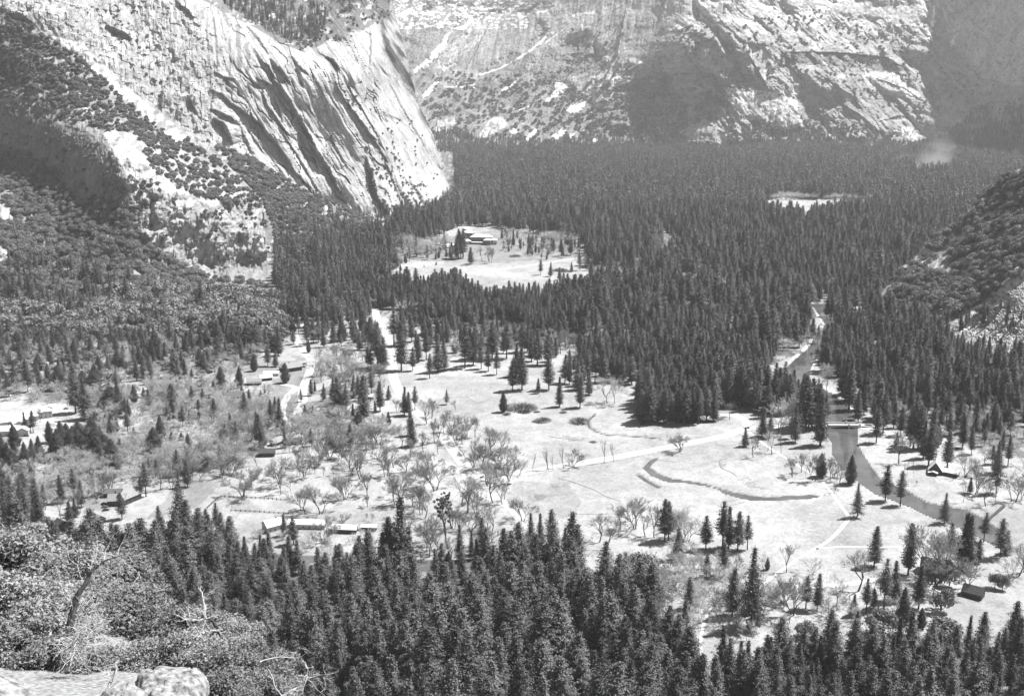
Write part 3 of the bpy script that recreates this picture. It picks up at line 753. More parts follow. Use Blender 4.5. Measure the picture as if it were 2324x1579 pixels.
# --- the slope under the viewpoint
xs_ = np.linspace(-420, 700, 60); ys_ = np.linspace(-60, 470, 70)
hx, hy = np.meshgrid(xs_, ys_)
left = sm(-5, -40, hx)
prof = np.interp(hy, [-60, 0, 40, 120, 250, 400, 470], [240, 225, 185, 120, 55, 6, -3])
prof = prof + (fbm(hx / 40, hy / 40, 201, 4) - .5) * 22 * sm(470, 350, hy)
idx = np.arange(hx.size).reshape(hx.shape)
q = np.stack([idx[:-1, :-1], idx[:-1, 1:], idx[1:, 1:], idx[1:, :-1]], -1).reshape(-1, 4)
link('lower_hillside_ground', raw_mesh('lower_hillside', np.stack([hx.ravel(), hy.ravel(), prof.ravel()], -1), q, [M['hillside']], tone=np.full(hx.size, .2)), kind='structure')

# ------------------------------------------------------------------ plants: prototypes (mesh data only)
def leaf_tris(C, Nrm, size, r, elong=1.0, k=1):
    """one triangle per centre, lying roughly across Nrm"""
    n = len(C)
    a = r.normal(size=(n, 3)); a -= (a * Nrm).sum(1, keepdims=True) * Nrm; a /= np.linalg.norm(a, axis=1, keepdims=True) + 1e-9
    b = np.cross(Nrm, a)
    s = (size * r.uniform(.6, 1.35, n))[:, None]
    V = np.stack([C + a * s * elong, C - a * s * .6 + b * s * .75, C - a * s * .6 - b * s * .75], 1).reshape(-1, 3)
    return V, np.arange(3 * n).reshape(-1, 3)

def unit(v): return v / (np.linalg.norm(v, axis=-1, keepdims=True) + 1e-9)

def make_conifer(seed, H=40.0, Rmax=4.6, c0=0.2, dense=1.0, whorl=0.9, style='pine', lod=0):
    r = np.random.default_rng(seed)
    C = []; N = []; S = []; T = []
    z = H * c0
    top_pow = {'pine': 0.70, 'fir': 1.0, 'cedar': 0.8}[style]
    while z < H * 0.985:
        t = (z / H - c0) / (1 - c0)
        env = 1.48 * Rmax * ((1 - t) ** top_pow + .02) * (0.72 + 0.28 * min(1, t / .22))
        env *= 0.90 + 0.16 * r.random() + .10 * math.sin(z * .55 + seed)
        if style == 'pine' and r.random() < .12: z += whorl * .6
        nb = max(3, int((5.5 + 1.8 * env / 3) * dense))
        a0 = r.random() * 6.28
        for b in range(nb):
            an = a0 + b * 6.283 / nb + r.normal() * .25
            L = env * r.uniform(.68, 1.08)
            if r.random() < .1: L *= 1.2
            droop = {'pine': -0.10, 'fir': -0.22, 'cedar': 0.25}[style] + (0.5 * t if style == 'pine' else .1 * t)
            m = max(2, int(L / (.62 if lod == 0 else 1.1)))
            cc = np.array([[np.cos(an) * L * .32, np.sin(an) * L * .32, z + L * droop * .3], [np.cos(an + .3) * L * .55, np.sin(an + .3) * L * .55, z + L * droop * .5 - .2]])
            C.append(cc); N.append(unit(np.array([[np.cos(an), np.sin(an), .25]] * 2) + r.normal(size=(2, 3)) * .3)); S += [.85, .6]
            f = np.linspace(.28, 1, m)
            px = np.cos(an) * L * f; py = np.sin(an) * L * f; pz = z + L * (droop * f + .10 * f * f)
            q = 6 if lod == 0 else 2
            for k in range(m):
                c = np.array([px[k], py[k], pz[k]])[None] + r.normal(size=(q, 3)) * np.array([.5, .5, .3]) * (1 if lod == 0 else 1.4)
                C.append(c)
                out = np.array([np.cos(an), np.sin(an), .2])
                N.append(unit(np.array([0, 0, .55])[None] + out[None] * .75 + r.normal(size=(q, 3)) * .6))
                S += [.36 * (1.15 - .25 * f[k])] * q if lod == 0 else [.95] * q
            T.append((np.array([0, 0, z]), np.array([px[-1] * .8, py[-1] * .8, z + L * (droop + .05)])))
        z += whorl * r.uniform(.8, 1.25) * (1 if lod == 0 else 1.5)
    C = np.concatenate(C + [np.array([[0, 0, H * .985], [0.1, 0, H * .97], [0, .1, H]])]); N = np.concatenate(N + [unit(r.normal(size=(3, 3)))]); S = np.array(S + [.35] * 3)
    V, Fc = leaf_tris(C, N, S, r, 1.25)
    # trunk, slightly curved
    bend = r.normal(size=2) * .25
    zs = [0, H * .06, H * .3, H * .65, H * .97]; rb = H * .0135
    tv, tf = tube_arrays([(bend[0] * (z_ / H) ** 2 * 2, bend[1] * (z_ / H) ** 2 * 2, z_ - .5 if z_ == 0 else z_) for z_ in zs], [rb * 1.35, rb, rb * .8, rb * .5, rb * .08], 6 if lod == 0 else 4)
    tv = list(tv); tf = list(tf)
    if lod == 0:
        for a, b in T[::2]:
            n0 = len(tv); d = b - a; s = np.cross(unit(d), (0, 0, 1)); s = unit(s) * .07
            tv += [a + s, a - s, b]; tf.append((n0, n0 + 1, n0 + 2))
    return np.array(V), Fc, np.array(tv), tf

def make_bare(seed, H=16.0, spread=0.5, levels=5, stems=1, fuzz=1, thick=1.0, upright=0.35, mist=0, buds=0):
    """leafless tree: forking limbs down to fine twigs"""
    r = np.random.default_rng(seed)
    TV = []; TF = []; twV = []; twF = []; tips = []
    def seg(p, q, r0, r1, n):
        v, f = tube_arrays([p, (p + q) / 2 + r.normal(size=3) * np.linalg.norm(q - p) * .05, q], [r0, (r0 + r1) / 2, r1], n)
        b = len(TV); TV.extend(v); TF.extend([tuple(i + b for i in ff) for ff in f])
    def grow(p, d, L, rad, lev):
        d2 = unit(d + r.normal(size=3) * .10)
        q = p + d2 * L
        if lev >= 3:
            b = len(twV); s = unit(np.cross(d2, r.normal(size=3))) * max(rad * .8, .03)
            twV.extend([p + s, p - s, q]); twF.append((b, b + 1, b + 2))
        else: seg(p, q, rad, rad * .66, 6 if lev == 0 else 4)
        if lev >= 3:
            for _ in range(2):
                m0 = p + (q - p) * r.uniform(.3, 1); e0 = m0 + unit(d2 + r.normal(size=3) * .6 + np.array([0, 0, .3])) * L * r.uniform(.5, .9)
                b = len(twV); s = unit(np.cross(e0 - m0, r.normal(size=3))) * .028
                twV.extend([m0 + s, m0 - s, e0]); twF.append((b, b + 1, b + 2))
        if lev >= levels: tips.append(q); return
        k = [3, 3, 3, 3, 4, 3, 3][lev] if r.random() < .7 else 2 + (lev > 2)
        for i in range(k):
            dd = unit(d2 + unit(r.normal(size=3)) * spread * [1.1, .9, .85, .85, .9, .9, 1][lev] + np.array([0, 0, upright * [.4, .55, .45, .3, .15, .05, 0][lev]]))
            f0 = 1 if (i == 0 or lev == 0) else r.uniform(.35, 1)
            start = p + (q - p) * f0
            grow(start, dd, L * ([.95, .82, .78, .74, .7, .6, .6][lev]) * r.uniform(.8, 1.15), rad * .62, lev + 1)
    for s_ in range(stems):
        a = s_ * 6.28 / max(1, stems)
        d = unit(np.array([math.cos(a) * .28 * (stems > 1), math.sin(a) * .28 * (stems > 1), 1]) + r.normal(size=3) * .06)
        grow(np.array([math.cos(a) * .3 * (stems > 1), math.sin(a) * .3 * (stems > 1), -.3]), d, H * (.22 if stems == 1 else .16), H * .017 * thick * (1 if stems == 1 else .6), 0)
    TV = np.array(TV); twV = np.array(twV)
    mx = max(twV[:, 2].max(), 1); k = H / mx
    TV = TV * k; twV = twV * k
    if buds:
        TP = np.array(tips) * k
        TP = np.concatenate([TP, TP + r.normal(size=TP.shape) * .35])[:2600]
        v, f = leaf_tris(TP, unit(r.normal(size=TP.shape)), np.full(len(TP), .15), r)
        twF += [tuple(int(i) + len(twV) for i in ff) for ff in f]; twV = np.concatenate([twV, v])
    if mist:   # dark mistletoe balls
        for t in r.permutation(len(tips))[:mist]:
            c = tips[t] * k; n = 26
            u = unit(r.normal(size=(n, 3)))
            v, f = leaf_tris(c + u * .45, u, np.full(n, .35), r)
            b = len(TV); TV = np.concatenate([TV, v]); TF += [tuple(int(i) + b for i in ff) for ff in f]
    return twV, np.array(twF), TV, TF

def make_round(seed, R=4.5, Hh=6.5, lobes=16, n=1500, leaf=.42, trunk=True):
    """round-headed evergreen: clumps of leaves over many uneven lobes"""
    r = np.random.default_rng(seed)
    C = []; N = []
    for k in range(lobes):
        u = unit(r.normal(size=3)); u[2] = abs(u[2]) * 1.1 - .25
        c = np.array([u[0] * R * .62, u[1] * R * .62, Hh * .55 + u[2] * Hh * .36]) * np.array([1, 1, 1])
        lr = R * r.uniform(.30, .50)
        m = n // lobes
        v = unit(r.normal(size=(m, 3)) + np.array([0, 0, .25]))
        rr = lr * (0.72 + .35 * r.random((m, 1)) ** .6)
        C.append(c + v * rr * np.array([1, 1, .85])); N.append(unit(v + r.normal(size=(m, 3)) * .55))
    C = np.concatenate(C); N = np.concatenate(N)
    C[:, 2] = np.maximum(C[:, 2], .15)
    V, Fc = leaf_tris(C, N, np.full(len(C), leaf), r, 1.0)
    tv, tf = tube_arrays([(0, 0, -.6), (.15, .1, Hh * .3), (.3, -.1, Hh * .6)], [R * .07, R * .055, R * .02], 5)
    return V, Fc, np.array(tv), tf

def make_scrub(seed, R=3.0, Hh=2.2, n=500):
    r = np.random.default_rng(seed)
    a = r.random(n) * 6.28; q = np.sqrt(r.random(n)) * R
    p = np.stack([np.cos(a) * q, np.sin(a) * q, np.zeros(n)], 1)
    hgt = Hh * (1 - (q / R) ** 2 * .7) * r.uniform(.6, 1.1, n)
    top = p + np.stack([np.cos(a) * q * .35 + r.normal(size=n) * .3, np.sin(a) * q * .35 + r.normal(size=n) * .3, hgt], 1)
    s = np.stack([-np.sin(a + r.normal(size=n)), np.cos(a), np.zeros(n)], 1) * .10
    V = np.stack([p + s, p - s, top], 1).reshape(-1, 3)
    return V, np.arange(3 * n).reshape(-1, 3)

class Proto:
    def __init__(s, kind, parts, cm, tm, H):
        cv, cf, tv, tf = parts
        s.kind, s.H = kind, H
        f3 = [f for f in tf if len(f) == 3]; f4 = [f for f in tf if len(f) == 4]
        s.crown = raw_mesh(kind + '_crown', cv, np.array(cf), [cm])
        lst = ([np.array(f4)] if f4 else []) + ([np.array(f3)] if f3 else [])
        s.trunk = raw_mesh(kind + '_trunk', tv, lst, [tm])
        allV = np.concatenate([cv, tv]); k = len(cv)
        lst2 = [np.array(cf)] + [l + k for l in lst]
        mi = np.concatenate([np.zeros(len(cf), int), np.ones(sum(len(l) for l in lst), int)])
        s.whole = raw_mesh(kind, allV, lst2, [cm, tm], mi)

P_PINE = [Proto('pine', make_conifer(10 + i, 40, Rm, c0, dn, wh, st), M['cedar' if st == 'cedar' else 'needles'], M['bark'], 40)
          for i, (Rm, c0, dn, wh, st) in enumerate([(4.6, .16, 1, .95, 'pine'), (5.2, .22, .9, 1.1, 'pine'), (4.0, .12, 1.0, .9, 'fir'), (4.6, .28, .9, 1.15, 'pine'), (3.9, .18, 1.05, .9, 'pine'), (5.0, .10, 1, .95, 'fir'), (4.3, .33, .8, 1.25, 'pine')])]
P_SPARSE = [Proto('sparse', make_conifer(30 + i, 40, Rm, c0, dn, wh, 'fir'), M['needles'], M['bark'], 40) for i, (Rm, c0, dn, wh) in enumerate([(6.4, .20, .8, 1.5), (6.8, .14, .85, 1.4)])]
P_CEDAR = [Proto('cedar', make_conifer(40 + i, 40, Rm, .04, 1.5, .8, 'cedar'), M['cedar'], M['bark'], 40) for i, Rm in enumerate([8.5, 10.0])]
P_PLOW = [Proto('far_pine', make_conifer(50 + i, 40, Rm, .16, .75, 1.5, st, 1), M['needles'], M['bark'], 40) for i, (Rm, st) in enumerate([(4.6, 'pine'), (4.2, 'fir'), (5.0, 'pine'), (3.8, 'pine')])]
P_BARE = [Proto('bare', make_bare(60 + i, 16, sp, 6, st, 1, 1.0, up), M['twig'], M['bark'], 16) for i, (sp, st, up) in enumerate([(.55, 1, .3), (.62, 1, .25), (.50, 2, .4), (.6, 3, .3), (.48, 1, .45), (.7, 1, .15)])]
P_BUD = [Proto('budding', make_bare(80 + i, 14, .62, 6 if st == 1 else 5, st, 1, .7, .3, 0, 1), M['budding'], M['bark_pale'], 14) for i, st in enumerate([1, 3, 2])]
P_MIST = [Proto('mistletoe', make_bare(90 + i, 20, .5, 4, 1, 1, .9, .45, 26), M['twig'], M['bark'], 20) for i in range(2)]
P_POLE = [Proto('pole_tree', make_bare(95 + i, 18, .25, 4, 1, 1, .55, .9), M['twig'], M['bark'], 18) for i in range(2)]
P_OAK = [Proto('live_oak', make_round(100 + i, 4.6, 6.5, 15, 1500, .40), M['oakleaf'], M['bark'], 6.5) for i in range(5)]
P_OAKL = [Proto('far_bush', make_round(110 + i, 4.6, 6.5, 9, 380, .8), M['oakleaf'], M['bark'], 6.5) for i in range(3)]
P_SCRUB = [raw_mesh('willow_scrub', *make_scrub(120 + i), [M['scrub']]) for i in range(2)]

# ------------------------------------------------------------------ where everything grows
trees = []      # dict(kind, proto, pos, h, wscale, rot, zone, explicit, label)
def base_point(x, y):
    X, Y = (float(v) for v in ground(x, y)) if y > 200 else (0, 1e9)
    z = 0.0
    for sh, poly in ((slopeB, B_poly), (spurD, D_poly), (rampG, G_poly), (wallA, A_poly), (farC, C_poly)):
        if inpoly(np.array([x]), np.array([y]), poly)[0]:
            p = sh.at(x, y)
            if p[1] < Y and p[2] > 0: X, Y, z = (float(v) for v in p)
            break
    return X, Y, z
def height_from(x, yb, yt):
    X, Y, z = base_point(x, yb)
    lo, hi = 0.5, 90
    for _ in range(30):
        m_ = (lo + hi) / 2
        if proj(X, Y, z + m_)[1] > yt: lo = m_
        else: hi = m_
    return X, Y, z, lo

EXPL = []
def c5(L, k): 
    for e in L: EXPL.append((769.6 + e[0] * .3434, 524.8 + e[1] * .3434, 524.8 + e[2] * .3434, e[3] if len(e) > 3 else k))
def c6(L, k):
    for e in L: EXPL.append((1535.8 + e[0] * .3434, 524.8 + e[1] * .3434, 524.8 + e[2] * .3434, e[3] if len(e) > 3 else k))
def c8(L, k):
    for e in L: EXPL.append((1535.8 + e[0] * .3434, 1036.4 + e[1] * .3434, 1036.4 + e[2] * .3434, e[3] if len(e) > 3 else k))
def c8c(L, k):
    for e in L: EXPL.append((769.6 + e[0] * .3434, 1036.4 + e[1] * .3434, 1036.4 + e[2] * .3434, e[3] if len(e) > 3 else k))
def c7(L, k):
    for e in L: EXPL.append((e[0] * .3434, 1036.4 + e[1] * .3434, 1036.4 + e[2] * .3434, e[3] if len(e) > 3 else k))
def c4(L, k):
    for e in L: EXPL.append((e[0] * .3434, 524.8 + e[1] * .3434, 524.8 + e[2] * .3434, e[3] if len(e) > 3 else k))
def c4h(L, k):
    for e in L: EXPL.append(((1120 + e[0] / 5.81) * .8746, (560 + e[1] / 5.81) * .8746, (560 + e[2] / 5.81) * .8746, e[3] if len(e) > 3 else k))
c5([(362, 755, 505), (410, 922, 600), (485, 922, 765), (597, 972, 805), (650, 930, 670), (695, 922, 690), (523, 865, 690), (575, 850, 640), (830, 905, 610), (860, 850, 640), (885, 885, 660), (938, 910, 735), (985, 925, 760), (1040, 948, 780), (905, 850, 590), (1010, 850, 600),
    (1105, 842, 590), (1145, 1055, 850), (1207, 1050, 760), (1165, 960, 740), (1308, 885, 640), (1270, 860, 650), (1385, 1048, 820), (1375, 885, 680), (1400, 860, 700), (1315, 1072, 970), (1453, 1160, 955), (1490, 1005, 815), (1520, 1010, 850), (1590, 1165, 950), (1575, 1050, 850), (1650, 1080, 915), (1600, 1020, 830), (1640, 980, 780), (1690, 1000, 770), (1740, 1000, 770),
    (270, 1190, 990), (165, 1265, 950), (130, 1120, 950), (90, 1100, 945), (430, 1215, 1020), (500, 1180, 1020), (460, 1220, 1060), (710, 1145, 1040, 'sparse'), (75, 1445, 1270), (480, 1420, 1230), (470, 1350, 1180), (325, 1110, 1015), (255, 905, 640), (295, 915, 700), (210, 905, 780), (190, 900, 760), (270, 890, 720), (45, 1220, 1000), (0, 1210, 960),
    (1330, 290, 185), (1395, 300, 200), (1455, 322, 235), (1535, 270, 200), (1590, 262, 130), (870, 216, 105), (735, 190, 100), (810, 185, 60), (780, 190, 70), (1465, 165, 60), (1525, 160, 70), (1650, 260, 170), (1700, 200, 100), (1840, 250, 170),
    (430, 760, 560), (480, 730, 540), (560, 720, 560), (720, 740, 590), (760, 700, 560), (1040, 740, 560), (1020, 745, 590), (1160, 760, 600), (1210, 800, 600), (1240, 800, 620), (660, 760, 600), (600, 780, 580)], 'pine')
c5([(1085, 1195, 1060), (440, 212, 160), (405, 262, 218), (290, 1262, 1200), (325, 1280, 1190), (640, 225, 200), (560, 238, 222)], 'cedar')
c6([(560, 1355, 1160), (610, 1367, 1200), (450, 1422, 1290), (850, 1312, 950), (830, 1290, 930), (890, 1300, 960), (945, 1417, 1060), (920, 1300, 1000), (755, 1370, 1200), (780, 1395, 1150), (870, 1290, 1010), (800, 1330, 1130), (1195, 1258, 1040), (1135, 1178, 820), (1110, 1120, 800), (1315, 1397, 1170), (1360, 1335, 1060), (1430, 1300, 1130), (1560, 1437, 1130), (1590, 1440, 1150), (1540, 1420, 1140),
    (1660, 1552, 1270), (1625, 1500, 1240), (1785, 1562, 1310), (2110, 1600, 1380), (1885, 1430, 1220), (1690, 1430, 1180), (1475, 1350, 1160), (1180, 1240, 1060), (1250, 1180, 960), (1090, 1080, 820),
    (640, 1200, 920), (670, 1180, 900), (710, 1190, 930), (730, 1210, 940), (600, 1230, 1010), (620, 1190, 980), (760, 1200, 1000), (1020, 560, 400), (990, 560, 420), (1230, 560, 420), (840, 720, 540), (930, 740, 620, 'pine')], 'pine')
c6([(1720, 1420, 1260), (1710, 1142, 1010), (1940, 1060, 960)], 'cedar')
c8([(950, 132, -25), (1145, 180, -15), (1495, 1100, 860), (597, 745, 660), (1610, 1130, 995)], 'cedar')
c8([(2100, 870, 775, 'oakbush'), (2150, 875, 790, 'oakbush'), (1745, 1015, 870, 'oakbush'), (1800, 850, 740, 'oakbush'), (1700, 800, 700, 'oakbush')], 'oak')
c8([(1190, 400, 165, 'sparse'), (1375, 290, 50), (1475, 322, 90), (1765, 437, 230, 'sparse'), (2108, 242, -60, 'sparse'), (1300, 727, 460), (1525, 782, 435), (1800, 722, 430), (1885, 737, 360), (1910, 742, 385), (2025, 562, 360), (2135, 667, 400), (2170, 642, 480), (1990, 702, 540), (1935, 240, 130),
    (190, 610, 385), (300, 610, 285), (340, 600, 320), (400, 622, 355), (465, 612, 385), (310, 785, 560), (195, 795, 630), (365, 1052, 730), (490, 1125, 580, 'sparse'), (80, 1003, 790), (850, 1003, 780), (925, 1013, 770), (1250, 1033, 800), (1365, 1003, 665), (1435, 953, 675), (1595, 1003, 705), (1300, 1000, 870), (1160, 1050, 900), (1780, 1550, 1320), (5, 680, 480), (20, 640, 500)], 'pine')
c8c([(2150, 560, 280), (2175, 550, 290), (2235, 680, 470), (800, 690, 440), (402, 900, 250), (342, 880, 385), (300, 900, 480), (465, 890, 450), (430, 920, 560), (720, 860, 620, 'cedar'), (640, 800, 600), (950, 640, 400), (880, 680, 480), (1270, 590, 360), (1330, 620, 370), (1400, 600, 345), (1490, 640, 460)], 'pine')
c7([(1195, 500, 100, 'sparse'), (1245, 620, 285), (1240, 200, 20), (965, 262, 40), (930, 240, 120), (270, 482, 220), (65, 412, 260), (175, 432, 200), (470, 492, 290), (1370, 560, 340), (1470, 600, 360), (1520, 620, 390), (1880, 520, 370), (1430, 520, 300), (1070, 540, 320), (940, 590, 430), (1940, 580, 390)], 'pine')
c4([(1840, 822, 620), (1770, 892, 755), (1820, 895, 780), (1600, 800, 620), (1540, 800, 640), (1510, 800, 600), (1670, 800, 660), (1990, 1127, 1035, 'sparse'), (2140, 1122, 1000, 'sparse'), (2200, 1152, 970), (2260, 1212, 1070), (2230, 1130, 960), (1850, 1312, 1100), (1820, 1200, 1090), (1620, 1262, 1060), (1725, 1432, 1200), (1700, 1380, 1190), (1320, 1232, 1110), (1245, 1480, 1340), (1240, 1420, 1330), (2020, 1260, 1140), (2070, 1240, 1150),
    (575, 1242, 950), (500, 1202, 880), (870, 820, 700), (830, 1222, 1100), (790, 1200, 960), (850, 1230, 1100), (920, 880, 750), (660, 1250, 1120), (190, 1020, 860), (400, 950, 830), (1150, 960, 820), (1180, 990, 840), (970, 800, 640), (1330, 560, 330), (600, 210, 80), (840, 480, 300), (210, 500, 280), (70, 470, 290), (100, 480, 270), (480, 620, 430), (590, 640, 500), (740, 460, 310), (220, 1330, 1180), (170, 1330, 1190)], 'pine')
c4([(1680, 925, 810), (1885, 1002, 865), (1580, 1035, 890), (1460, 1042, 890), (1415, 1075, 985), (2040, 802, 715), (1065, 1365, 1210), (630, 1295, 1190), (330, 1395, 1250), (410, 1400, 1250), (480, 1375, 1280), (700, 1295, 1210), (740, 1320, 1200), (770, 1330, 1230), (890, 1135, 1010), (950, 1100, 1030), (980, 1110, 1040), (1120, 1232, 1150), (1090, 1230, 1160), (1150, 1232, 1150), (1185, 1235, 1190), (1215, 1245, 1190), (1250, 1245, 1190),
    (60, 1565, 1390), (30, 1560, 1380), (100, 1440, 1270), (110, 1520, 1380), (170, 1565, 1390), (260, 1500, 1350), (215, 1520, 1370), (790, 1440, 1370), (1555, 900, 830), (390, 1500, 1300), (350, 1480, 1350), (490, 1500, 1440), (600, 1370, 1290), (560, 1390, 1330), (900, 1440, 1370), (1440, 1210, 1170), (10, 1500, 1330)], 'cedar')
c4h([(590, 742, 470), (300, 650, 390), (400, 642, 200), (470, 642, 190), (430, 640, 230), (1230, 467, 200), (1520, 447, 250), (1460, 435, 260), (1700, 440, 300), (1955, 612, 360), (2100, 602, 380), (1290, 350, 220), (2220, 560, 330), (220, 640, 500)], 'pine')
c4h([(65, 742, 690), (105, 640, 520), (60, 660, 580)], 'cedar')
BARE = []
def bb(off, L):
    for e in L:
        sx, sy, k = off
        BARE.append((sx + e[0] * k, sy + e[1] * k, sy + e[2] * k, e[3] if len(e) > 3 else 'bare'))
O5 = (769.6, 524.8, .3434); O8C = (769.6, 1036.4, .3434); O8 = (1535.8, 1036.4, .3434); O6 = (1535.8, 524.8, .3434); O7 = (0, 1036.4, .3434); O4 = (0, 524.8, .3434)
bb(O5, [(580, 1272, 1105), (640, 1402, 1230), (735, 1342, 1195), (775, 1412, 1285), (812, 1405, 1265), (555, 1457, 1305), (655, 1472, 1375), (235, 1432, 1275), (410, 1432, 1265), (130, 1370, 1265), (70, 1567, 1400), (145, 1562, 1435), (770, 1192, 1100), (610, 1230, 1100), (690, 1330, 1190), (840, 1350, 1210), (900, 1360, 1210),
    (1770, 1140, 945, 'budding'), (1820, 1138, 960, 'budding'), (1545, 1557, 1440), (1750, 1532, 1355, 'pole'), (1815, 1522, 1380, 'pole'), (1385, 1577, 1405, 'pole'), (1375, 1575, 1430, 'pole'), (1415, 1580, 1460, 'pole'), (1485, 1567, 1385, 'pole'), (2252, 1452, 1320), (1275, 1585, 1450, 'pole'),
    (885, 1560, 1390), (940, 1570, 1390), (980, 1540, 1370), (1010, 1480, 1290), (1050, 1500, 1300), (1000, 1440, 1290), (930, 1500, 1330), (1060, 1560, 1400), (1120, 1600, 1430), (1160, 1560, 1400), (1090, 1500, 1400), (1190, 1610, 1490), (970, 1420, 1310), (260, 1510, 1400), (310, 1530, 1400), (360, 1560, 1400), (520, 1600, 1440), (600, 1600, 1440), (440, 1590, 1450), (20, 1500, 1390),
    (770, 820, 680, 'budding'), (1160, 720, 590, 'budding'), (1380, 770, 630, 'budding'), (1430, 790, 650, 'budding'), (1500, 780, 640), (1460, 810, 650), (1585, 795, 690), (1550, 770, 660), (1600, 790, 660), (1420, 560, 500, 'budding'), (1240, 560, 490, 'budding'), (990, 610, 520, 'budding'), (540, 600, 530, 'budding'), (800, 620, 570, 'budding'),
    (1100, 95, 65), (1260, 165, 110), (1380, 160, 90), (990, 200, 90), (940, 190, 95), (1000, 212, 110), (1340, 150, 80), (1200, 110, 70), (1290, 130, 90), (430, 560, 440, 'budding'), (370, 210, 130, 'budding'), (600, 90, 20, 'budding'), (710, 50, 10, 'budding')])
bb(O8C, [(38, 282, 115), (190, 252, 85), (365, 317, 95), (405, 292, 75), (545, 382, 175), (630, 222, 15), (560, 200, 40), (485, 322, 190), (520, 342, 220), (850, 364, 110), (812, 330, 130), (905, 392, 215), (1015, 302, 60), (1075, 312, 180), (1005, 502, 330), (590, 662, 425), (640, 642, 475), (1210, 424, 265), (1720, 560, 365), (1765, 612, 380), (1855, 472, 310), (1955, 472, 240), (1935, 440, 270), (2022, 522, 370), (2080, 532, 290),
    (720, 605, 225, 'mist'), (690, 430, 235, 'mist'), (745, 470, 200, 'mist'), (760, 480, 330), (960, 400, 260), (880, 300, 150), (190, 330, 240), (70, 60, -60), (140, 120, -60), (300, 130, -50), (330, 140, 0), (970, 180, 20), (1120, 160, 0), (1090, 280, 150, 'mist'), (180, 420, 370), (220, 430, 370), (75, 400, 370), (15, 420, 375), (2250, 480, 320, 'budding'), (2200, 440, 330, 'budding'), (2270, 560, 400)])
bb(O8, [(722, 762, 555), (765, 1042, 765), (705, 980, 800), (895, 782, 645, 'budding'), (1050, 982, 760), (1195, 887, 605), (1300, 870, 740), (1700, 845, 470, 'big'), (1660, 840, 520), (1740, 830, 500), (1925, 862, 690), (2210, 292, 90), (2040, 324, 155), (1968, 244, 60), (1985, 240, 50), (1905, 137, -20, 'big'), (1890, 302, 150, 'pole'), (2105, 312, 160, 'pole'), (310, 1122, 955), (250, 990, 850), (1010, 152, -5), (1075, 182, 20), (1043, 242, 160), (905, 157, -40), (1030, 140, 10), (765, 132, -5), (820, 102, -45), (848, 142, 60, 'pole'), (1055, 160, 30, 'pole'),
    (1520, 120, 20, 'pole'), (1500, 110, 30, 'pole'), (1565, 110, -10, 'pole'), (1580, 190, 150), (2235, 300, 130), (2270, 280, 140), (30, 560, 330), (70, 560, 350, 'budding'), (5, 480, 320, 'budding'), (2200, 800, 640, 'budding'), (2260, 780, 560), (2290, 760, 560), (1995, 920, 850, 'budding'), (130, 800, 640, 'budding'), (70, 700, 560, 'budding'), (240, 820, 700, 'budding'), (150, 1080, 920, 'budding'), (560, 1040, 860, 'budding'), (400, 780, 640), (610, 960, 780, 'budding'), (20, 900, 760, 'budding'), (120, 1000, 860, 'budding'), (650, 1000, 860), (570, 760, 640, 'budding')])
bb(O6, [(675, 1325, 1080, 'budding'), (530, 1420, 1240, 'pole'), (505, 1495, 1350), (600, 1450, 1250, 'pole'), (630, 1475, 1310), (692, 1462, 1300, 'pole'), (420, 1440, 1380, 'pole'), (350, 1245, 1120), (22, 1455, 1330), (1000, 960, 860, 'budding'), (985, 1060, 880, 'budding'), (1500, 1400, 1300, 'budding'), (1465, 1535, 1330), (1010, 560, 380), (870, 800, 640, 'budding'), (610, 1000, 900), (640, 900, 850), (745, 1280, 1060, 'budding')])
bb(O7, [(1605, 262, 70), (1655, 190, 60), (1855, 247, 60), (1847, 178, -20, 'big'), (1808, 148, 60), (1920, 224, 120), (2015, 377, 160), (1995, 355, 210), (2118, 374, 175), (2278, 282, 120), (1980, 132, -10), (2010, 130, -20), (2080, 110, 10), (2140, 130, 50), (2200, 125, 50), (1545, 102, -50), (1470, 140, 0), (1525, 130, 0), (405, 418, 250), (530, 372, 200), (700, 250, 80), (740, 230, 90), (640, 280, 140), (1060, 220, 60), (1130, 210, 80), (960, 130, 30), (1320, 160, 20), (2260, 460, 370), (2140, 560, 400), (90, 220, 60), (2050, 100, 10), (1700, 60, -60)])
bb(O4, [(2175, 1512, 1290), (2130, 1510, 1350), (1550, 1570, 1390), (1480, 1560, 1400), (1400, 1550, 1400), (2060, 1560, 1390), (2100, 1540, 1400), (2240, 1505, 1400), (1960, 1560, 1420), (265, 1265, 1150), (2150, 950, 790, 'budding'), (2190, 910, 790, 'budding'), (2280, 920, 800), (2220, 800, 720)])

KINDP = {'pine': P_PINE, 'sparse': P_SPARSE, 'cedar': P_CEDAR, 'bare': P_BARE, 'big': P_BARE[3:4], 'budding': P_BUD, 'mist': P_MIST, 'pole': P_POLE, 'oak': P_OAK, 'oakbush': P_OAK}
for L in (EXPL, BARE):
    for (x, yb, yt, k) in L:
        if yb > 1590: pass
        X, Y, Z, h = height_from(x, yb, yt)
        pr = KINDP[k][int(rng.integers(len(KINDP[k])))]
        ws = rng.uniform(.92, 1.12) * (.72 if k == 'oakbush' else 1)
        if k == 'pine': ws *= 1.25 * max(1.0, (22 / max(h, 8)) ** .45)
        if k == 'sparse': ws *= .95 * max(.95, (26 / max(h, 8)) ** .3)
        if k == 'cedar': ws *= .78
        trees.append(dict(fam='conifer' if k in ('pine', 'sparse', 'cedar') else ('round' if k == 'oakbush' else 'bare'), k=k, pr=pr, p=(X, Y, Z - 0.1), h=h, w=ws, rz=rng.uniform(0, 6.28), ex=True))

